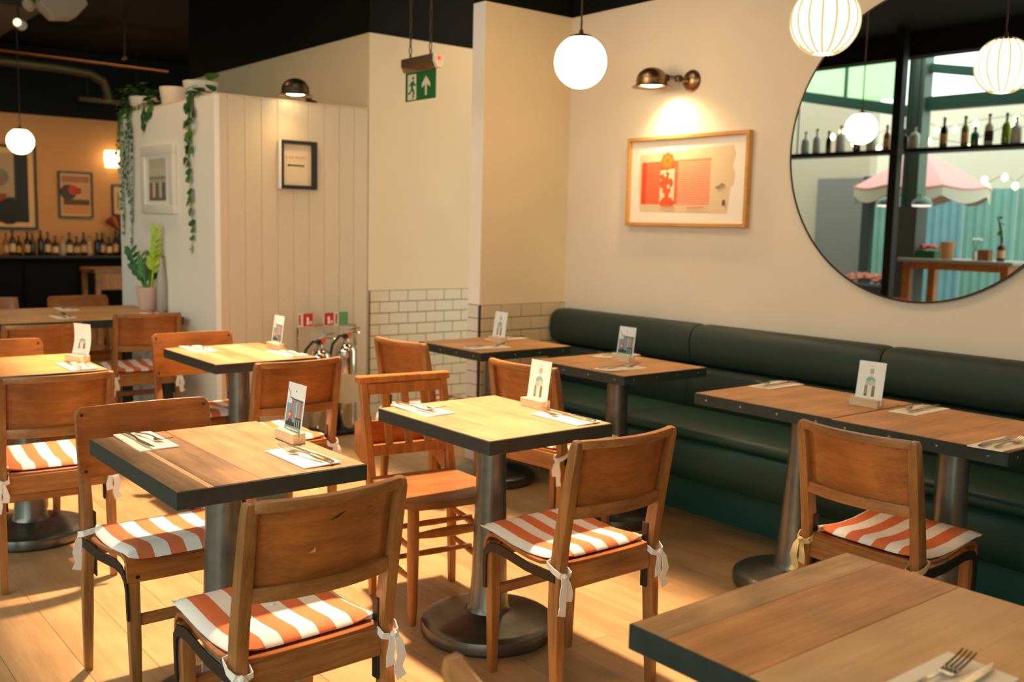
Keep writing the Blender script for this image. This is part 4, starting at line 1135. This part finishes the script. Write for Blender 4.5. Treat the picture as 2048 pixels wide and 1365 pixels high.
# ================================================================== CEILING SERVICES
def pipe(name, label, pts, r, mt, cat='pipe'):
    P = [Vector(p) for p in pts]
    return tag(MB().tube(P, r, 12).build(name, mt), label, cat)
coppery = plain('copper_pipe', srgb(150, 88, 46), .3, 1.0)
olive = plain('olive_duct', srgb(86, 76, 44), .5, .6)
pipe('copper_pipe', 'thin copper pipe running across the dark ceiling at upper left', [(1.6, 11.78, 3.10), (2.4, 11.78, 3.10), (3.2, 11.85, 3.10), (4.3, 11.95, 3.10)], .022, coppery)
pipe('ceiling_duct', 'fat round duct bending down below the copper pipe', [(1.6, 12.3, 3.06), (2.6, 12.3, 3.06), (3.2, 12.35, 3.06), (3.55, 12.4, 3.04), (3.70, 12.4, 2.96), (3.74, 12.4, 2.84), (3.74, 12.4, 2.74)], .055, olive, 'duct')
pipe('slotted_rail', 'short brass slotted rail level with the ivy', [(3.55, 12.9, 2.80), (4.35, 12.9, 2.80)], .035, olive, 'rail')
for x in (3.65, 4.25): tag(MB().tube([(x, 12.9, 2.835), (x, 12.9, ZC)], .006, 6).build('rail_hanger', bracket), 'thin hanger of the slotted rail, ' + ('left' if x < 4 else 'right') + ' one', 'rod')
hr = thing('hanger_rod', 'thin steel hanger rod dropping from the ceiling above the booth', 'rod', (3.5, 11.0, 3.05))
MB().tube([(0, 0, .0), (0, 0, .40)], .012, 8).build('rod', bracket, hr); MB().lathe([(.005, -.02), (.03, -.012), (.03, .012), (.005, .02)], 12).build('clamp', coppery, hr)
tr = thing('ceiling_speaker', 'angular white speaker box under the ceiling at the top left', 'speaker', (2.36, 9.05, 3.12))
MB().prism([(-.17, -.02), (-.06, -.12), (.10, -.10), (.20, .02), (.16, .16), (-.14, .16)], -.10, .12, f=lambda x, z, y: (x, y, z)).build('cabinet', plain('white_plastic', srgb(206, 194, 172), .5), tr, bevel=.006)
MB().box(-.02, .02, -.02, .02, .15, .34).build('bracket', bracket, tr)
def track_spot(label, x, y, z, a):
    t = thing('track_spotlight', label, 'spotlight', (x, y, z), a, 'white track spots')
    MB().lathe([(.03, 0), (.045, .02), (.048, .12), (.036, .14)], 18, axis='X').build('can', plain('white_plastic', srgb(206, 194, 172), .5), t)
    MB().tube([(.06, 0, .0), (.05, 0, .10), (.02, 0, .16), (.02, 0, .32)], .012, 8).build('stem', bracket, t)
    MB().lathe([(.032, -.003), (.034, .0)], 16, axis='X').build('lens', emitter('spot_lens', (1, .72, .4, 1), 2.5), t)
track_spot('white curved track spot at the far top left corner', 2.22, 9.9, 3.08, R(60))
track_spot('small lit track spot beside the white speaker box', 2.20, 9.35, 3.13, R(-110))
sf = struct(MB().box(-1.6, 2.45, 9.9, 12.6, 3.22, ZC).build('trim_1', plain('brown_soffit', srgb(60, 45, 26), .7)))
lamp('SPOT', 'soffit_wash', (1.4, 10.2, 2.2), 1.5, (1, .66, .3), aim=(2.0, 10.4, 3.3), spot_size=R(120), spot_blend=1, shadow_soft_size=.1)

# kerb around the added opening that shapes the spot's beam
for k, (a0, a1, b0, b1) in enumerate(((sx0-.05, sx0, sy0-.05, sy1+.05), (sx1, sx1+.05, sy0-.05, sy1+.05), (sx0, sx1, sy0-.05, sy0), (sx0, sx1, sy1, sy1+.05))):
    struct(MB().box(a0, a1, b0, b1, ZC-.03, ZC).build('trim_%d' % (k+3), blackgreen))

# ================================================================== COURTYARD (seen in the mirror, lights the room)
XF = -1.84
struct(MB().box(-1.9, -1.7, -3, 9.6, 3.22, ZC+.12).build('trim_2', blackgreen))
post = thing('black_post', 'black steel post dividing the mirror view', 'post', (-1.34, 5.575, 0))
MB().box(-.05, .05, -.045, .045, 0, ZC).build('shaft', blackm, post, bevel=.003)
MB().box(-.09, .09, -.09, .09, 0, .012).build('foot_plate', blackm, post)
MB().box(-.055, .055, -.05, .05, 2.19, 2.24).build('collar', bracket, post)
hc = thing('steel_column', 'grey green steel column beside the black post in the mirror', 'column', (-2.84, 6.21, 0))
gsteel = plain('grey_green_steel', srgb(96, 116, 104), .45, .3)
MB().box(-.09, .09, -.10, -.088, 0, 3.9).build('flange', gsteel, hc); MB().box(-.09, .09, .088, .10, 0, 3.9).build('flange', gsteel, hc); MB().box(-.006, .006, -.088, .088, 0, 3.9).build('web', gsteel, hc)
MB().box(-.12, .12, -.13, .13, 0, 1.70).build('casing', plain('charcoal_casing', srgb(70, 74, 68), .6), hc)
def dome(y, label):
    t = thing('dome_sconce', label, 'wall lamp', (-2.78, y, 1.73), 0, 'dome lamps on the steel column')
    pr = [(max(.003, .115*math.sin(PI/2*k/10)), .085*math.cos(PI/2*k/10)) for k in range(11)] + [(.122, -.01), (.112, -.008)]
    MB().lathe(pr, 28, cap=False).build('dome', gsteel, t)
    MB().lathe([(.02, -.012), (.108, -.010), (.10, -.026), (.03, -.032)], 24).build('lit_diffuser', emitter('lit_diffuser', (1, .80, .66, 1), 1.6), t)
    MB().tube([(-.0, 0, .08), (0, (6.21-y)*.3, .12), (-.02, (6.21-y)*.75, .10)], .008, 8).build('arm', gsteel, t)
dome(6.50, 'grey dome lamp left of the column in the mirror'); dome(6.06, 'grey dome lamp right of the column in the mirror')
sh = thing('hanging_shelf', 'black hanging shelf with bottles reflected across the mirror', 'shelf', (XF, 6.0, 2.255))
MB().box(-.14, .14, -2.1, 2.2, -.02, .02).build('board', blackm, sh, bevel=.002)
for y in (-2.0, -.3, 1.2, 2.1):
    MB().tube([(-.10, y, .02), (-.10, y, .985)], .008, 8).build('hanger', blackm, sh); MB().tube([(.10, y, .02), (.10, y, .985)], .008, 8).build('hanger', blackm, sh)
bcol['lime'] = plain('bottle_lime', srgb(120, 160, 20), .12); bcol['olive'] = plain('bottle_olive', srgb(110, 120, 40), .12); bcol['ice'] = plain('bottle_ice', srgb(200, 206, 196), .08); bcol['teal'] = plain('bottle_teal', srgb(40, 120, 90), .1)
for k, (y, c, h, r, l, d_) in enumerate(((7.02, 'ice', .26, .05, None, 'wide clear bottle at the mirror rim'), (6.86, 'ice', .28, .045, None, 'second clear bottle from the mirror rim'), (6.70, 'green', .25, .03, None, 'slim green bottle near the mirror rim'), (6.56, 'ice', .30, .055, None, 'tall clear demijohn'), (6.33, 'black', .27, .04, None, 'black bottle left of the reflected globe'), (6.18, 'ice', .26, .055, None, 'clear bottle beside the reflected globe'), (5.98, 'amber', .27, .035, 'tan', 'orange bottle under the reflected globe'), (5.80, 'brown', .22, .042, None, 'squat brown bottle left of the post'), (5.68, 'ice', .25, .05, None, 'clear bottle against the black post'), (5.36, 'black', .31, .038, 'tan', 'black wine bottle right of the post'), (5.14, 'olive', .31, .036, 'tan', 'olive wine bottle'), (5.02, 'teal', .20, .04, None, 'short teal bottle'), (4.88, 'ice', .31, .042, 'none', 'tall clear bottle with dark label'), (4.72, 'lime', .31, .042, None, 'bright lime bottle'), (4.60, 'ice', .26, .05, None, 'clear bottle next to the lime one'), (4.42, 'olive', .31, .040, 'tan', 'olive bottle with brown label near the right edge'), (4.26, 'ice', .27, .05, None, 'clear bottle at the right picture edge'))):
    bottle(XF+random.uniform(-.03, .03), y, 2.2755, h, r, c, l, d_ + ' on the mirrored shelf', 'bottles on the mirrored shelf')
# steel beams and glazing above the court
beamm = plain('green_steel_beam', srgb(44, 86, 72), .5)
tag(MB().box(-2.95, -2.80, 2.0, 6.1, 2.80, 2.95).build('cross_beam', beamm, bevel=.004), 'green steel beam right of the column in the mirror', 'beam')
tag(MB().sweep([(-2.88, 6.3, 2.80), (-2.88, 7.1, 2.96), (-2.88, 8.4, 3.22)], (1, 0, 0), .14, .13).build('sloping_beam', beamm, bevel=.004), 'sloping green steel beam left of the column in the mirror', 'beam')
tag(MB().sweep([(-2.88, 6.10, 3.28), (-2.88, 4.9, 3.06), (-2.88, 4.2, 2.98)], (1, 0, 0), .12, .10).build('sloping_brace', beamm, bevel=.004), 'sloping green brace below the roof edge, right of the column', 'beam')
def glass_mat(name, col):
    mt = bpy.data.materials.new(name); mt.use_nodes = True; nt = mt.node_tree; nt.nodes.clear()
    o = nt.nodes.new('ShaderNodeOutputMaterial'); t = nt.nodes.new('ShaderNodeBsdfTransparent'); d = nt.nodes.new('ShaderNodeBsdfTranslucent'); mx = nt.nodes.new('ShaderNodeMixShader')
    t.inputs[0].default_value = col; d.inputs[0].default_value = col; mx.inputs[0].default_value = .55
    nt.links.new(t.outputs[0], mx.inputs[1]); nt.links.new(d.outputs[0], mx.inputs[2]); nt.links.new(mx.outputs[0], o.inputs[0])
    return mt
fg = glass_mat('frosted_green_glass', (.72, .90, .68, 1))
cg = thing('clerestory_glazing', 'pale green frosted panes high on the left of the mirror', 'window', (-2.95, 6.3, 2.95))
for k in range(3):
    MB().sheet(lambda u, v, k=k: ((0, .25+k*.72+u*.70, .03+.05*(k)+v*.75), (1, 0, 0)), 1, 1, .008).build('pane', fg, cg)
    MB().box(-.02, .02, .22+k*.72, .25+k*.72, 0, .9).build('glazing_bar', beamm, cg)
# courtyard surfaces
struct(MB().box(-10, -1.85, -3, 14, -.11, -.002).build('floor_court', plain('court_paving', srgb(150, 146, 136), .8, noise=.1, nscale=8)))
bw_ = thing('corrugated_hoarding', 'turquoise corrugated hoarding across the courtyard', 'hoarding', (-7.4, 5.0, 0))
turq = plain('turquoise_sheet', srgb(116, 164, 154), .6, noise=.10, nscale=2)
turq2 = plain('turquoise_sheet_blue', srgb(112, 156, 166), .6, noise=.10, nscale=2)
for k in range(8):
    def cor(u, v, k=k): return ((.02*math.sin(u*2*PI*6), -2.0+k*.82+u*.81, v*2.12), (1, 0, 0))
    MB().sheet(cor, 48, 1, .004).build('sheet_panel', turq if k % 3 else turq2, bw_)
struct(MB().box(-9.4, -9.2, -3, 14, 0, 3.7).build('wall_court_far', plain('court_render', srgb(214, 204, 184), .8)))
struct(MB().box(-6.0, -2.2, 11.6, 11.8, 0, 3.2).build('wall_court_side', plain('court_render_grey', srgb(178, 170, 150), .8)))
struct(MB().box(-6.2, -6.0, 8.75, 11.8, 0, 3.5).build('wall_court_left', plain('court_render_beige', srgb(190, 180, 158), .8)))
tag(MB().box(-5.95, -5.88, 8.75, 9.6, 0, 2.25).build('grey_screen', plain('grey_screen_paint', srgb(124, 124, 118), .7), bevel=.01), 'plain grey screen panel on the left of the mirror view', 'screen')
tag(MB().box(-5.0, -4.9, 8.0, 8.16, 0, 2.2).build('dark_door_jamb', plain('dark_blue_steel', srgb(50, 66, 66), .6), bevel=.006), 'dark blue upright strip left of the parasol', 'jamb')
# parasol
um = thing('parasol', 'pink parasol with white scalloped valance in the mirror', 'parasol', (-4.84, 7.22, 0))
pink = plain('pink_canvas', srgb(222, 158, 154), .8); pinkd = plain('pink_trim', srgb(226, 150, 140), .8); val = plain('white_valance', srgb(196, 190, 170), .85)
MB().lathe([(.022, 0), (.022, 2.5)], 12).build('pole', potwhite, um)
MB().lathe([(.28, 0), (.28, .05), (.05, .08)], 24).build('base', gsteel, um)
RU = .90
for k in range(8):
    a0, a1 = 2*PI*k/8, 2*PI*(k+1)/8
    def pan(u, v):
        a = a0+(a1-a0)*u; r = RU*v*(1-.05*math.sin(PI*u)*v)
        return (r*math.cos(a), r*math.sin(a), 2.50-.48*v**1.15-.04*math.sin(PI*u)*v), (0, 0, 1)
    MB().sheet(pan, 4, 5, .003).build('canopy_panel', pink, um)
    def va(u, v):
        a = a0+(a1-a0)*u; r = RU*(1-.05*math.sin(PI*u))
        return (r*math.cos(a), r*math.sin(a), 2.02-.04*math.sin(PI*u) - v*(.13+.06*math.sin(PI*u))), (math.cos(a), math.sin(a), 0)
    MB().sheet(va, 6, 2, .002).build('valance', val, um)
    MB().tube([(RU*(1-.05*math.sin(PI*u))*math.cos(a0+(a1-a0)*u)*1.002, RU*(1-.05*math.sin(PI*u))*math.sin(a0+(a1-a0)*u)*1.002, 2.02-.04*math.sin(PI*u)) for u in [q/5 for q in range(6)]], .012, 5).build('pink_edging', pinkd, um)
# tall table in the court
ct = thing('court_table', 'tall table on square orange wood legs in the mirror', 'table', (-2.95, 5.55, 0))
MB().box(-.36, .36, -.66, .66, 1.07, 1.11).build('top', plain('grey_table_top', srgb(150, 146, 134), .5), ct, bevel=.006)
for sx in (-.28, .28):
    for sy in (-.56, .56): MB().box(sx-.045, sx+.045, sy-.045, sy+.045, 0, 1.07).build('leg', dwood, ct, bevel=.004)
MB().box(-.30, .30, -.58, .58, .99, 1.07).build('apron', dwood, ct)
MB().box(-.28, .28, -.52, .52, .28, .31).build('lower_shelf', plain('grey_table_top', srgb(150, 146, 134), .5), ct)
zt = 1.1105
pl = thing('flower_trough', 'trough of red flowers on the tall mirrored table', 'flowers', (-2.85, 5.98, zt))
MB().box(-.08, .08, -.12, .12, 0, .09).build('trough', leafdark, pl, bevel=.004)
for k in range(22): MB().lathe([(.004, -.02), (.022, -.006), (.024, .006), (.006, .018)], 8, (random.uniform(-.08, .08), random.uniform(-.13, .13), .115+random.uniform(0, .03))).build('flower_head', plain('red_flower', srgb(226, 84, 44), .8), pl)
pp = thing('paper_tub', 'brown paper tub on the tall mirrored table', 'tub', (-2.75, 5.70, zt))
MB().lathe([(.058, 0), (.062, .005), (.078, .19), (.081, .195), (.075, .195), (.060, .02)], 24).build('tub_wall', plain('kraft', srgb(206, 150, 92), .8), pp)
MB().lathe([(.056, .15), (.02, .17)], 16).build('cutlery_wrap', napm, pp)
wv = thing('branch_bottle', 'brown bottle holding a leafy branch on the tall mirrored table', 'bottle', (-2.80, 5.12, zt))
pr, lb = bottle_meshes(.26, .042, .014); MB().lathe(pr, 16).build('glass', bcol['brown'], wv); MB().lathe(lb, 16, cap=False).build('paper_label', blab['tan'], wv)
MB().tube([(0, 0, .2), (.01, .01, .32), (-.01, .04, .40), (.0, .07, .48)], [.012, .016, .012, .006], 7).build('branch', leafdark, wv)
for k in range(9):
    v = Vector((random.uniform(-1, 1), random.uniform(-1, 1), random.uniform(-.2, .8))).normalized(); inst('leaf', lm[leafmid], wv, (0, .03, .28+k*.022), v.to_track_quat('Y', 'Z').to_euler())
bx = thing('wooden_caddy', 'small dark wooden caddy beside the branch bottle', 'caddy', (-2.80, 5.29, zt))
for (a0, a1, b0, b1) in ((-.05, .05, -.06, -.05), (-.05, .05, .05, .06), (-.06, -.05, -.06, .06), (.05, .06, -.06, .06)): MB().box(a0, a1, b0, b1, 0, .12).build('side', dseat, bx)
MB().box(-.05, .05, -.05, .05, 0, .01).build('base', dseat, bx)
vv = thing('flower_vase', 'small vase of white flowers in the middle of the mirrored table', 'vase', (-2.88, 5.45, zt))
MB().lathe([(.025, 0), (.032, .03), (.02, .09), (.022, .10)], 14).build('vase_body', bcol['ice'], vv)
for k in range(5):
    v = Vector((random.uniform(-.4, .4), random.uniform(-.6, .6), 1)).normalized()
    MB().tube([(0, 0, .08), v*.15+Vector((0, 0, .08))], .003, 5).build('stalk', leafmid, vv); MB().lathe([(.004, -.012), (.02, 0), (.006, .014)], 8, tuple(v*.16+Vector((0, 0, .08)))).build('flower_head', tiewhite, vv)
def bucket(y, label):
    t = thing('white_bucket', label, 'bucket', (-3.1, y, .3105), 0, 'white buckets under the mirrored table')
    MB().lathe([(.085, 0), (.09, .01), (.105, .24), (.11, .245), (.102, .245), (.088, .02)], 24).build('bucket_wall', potwhite, t); MB().lathe([(.1118, .205), (.112, .22)], 24, cap=False).build('rim_band', cardw, t)
    MB().box(.09, .1, -.035, .035, .08, .15).build('dark_label', bracket, t)
bucket(5.30, 'white bucket nearer the table centre under the mirrored table'); bucket(5.05, 'white bucket nearer the right edge under the mirrored table')
# planter and red bench on the left of the mirror
pb = thing('court_planter', 'dark planter box with pale rust flowers left of the black post', 'planter', (-3.6, 7.1, 0))
MB().box(-.2, .2, -.55, .55, 0, .72).build('planter_box', plain('dark_planter', srgb(50, 56, 52), .7), pb, bevel=.01)
for k in range(40): MB().lathe([(.01, -.03), (.05, 0), (.01, .04)], 7, (random.uniform(-.15, .2), random.uniform(-.5, .5), .76+random.uniform(0, .08))).build('flower_head', plain('dusty_flower', srgb(196, 120, 96), .9), pb)
rb_ = thing('red_rail', 'orange red timber rail at the foot of the mirror view', 'rail', (-2.3, 6.35, .60))
MB().box(-.03, .03, -.5, .5, 0, .06).build('rail_bar', plain('red_timber', srgb(190, 80, 44), .6), rb_, bevel=.004)
for y in (-.45, .45): MB().box(-.025, .025, y-.025, y+.025, -.60, 0).build('rail_leg', plain('red_timber', srgb(190, 80, 44), .6), rb_)
# festoon bulbs
fs_ = thing('festoon_lights', 'string of small warm bulbs above the courtyard in the mirror', 'string lights', (-5.6, 7.0, 0))
bme_ = MB().lathe([(.003, -.05), (.03, -.03), (.04, 0), (.03, .03), (.012, .05)], 10).mesh('festoon_bulb', emitter('festoon_glow', (1, .66, .36, 1), 7))
rng = random.Random(3)
for row, (z0, y0, y1, n) in enumerate(((3.05, -1.9, 2.1, 13), (2.86, -1.9, 2.1, 13), (2.25, -1.4, -.2, 7))):
    pts = []
    for k in range(n):
        f = k/(n-1); pts.append((rng.uniform(-.3, .3), y0+(y1-y0)*f, z0 - .16*math.sin(PI*((f*3) % 1)) + rng.uniform(-.05, .05)))
    MB().tube(pts, .004, 4).build('wire', cordm, fs_)
    for p in pts: inst('festoon_bulb', bme_, fs_, (p[0], p[1], p[2]-.05))
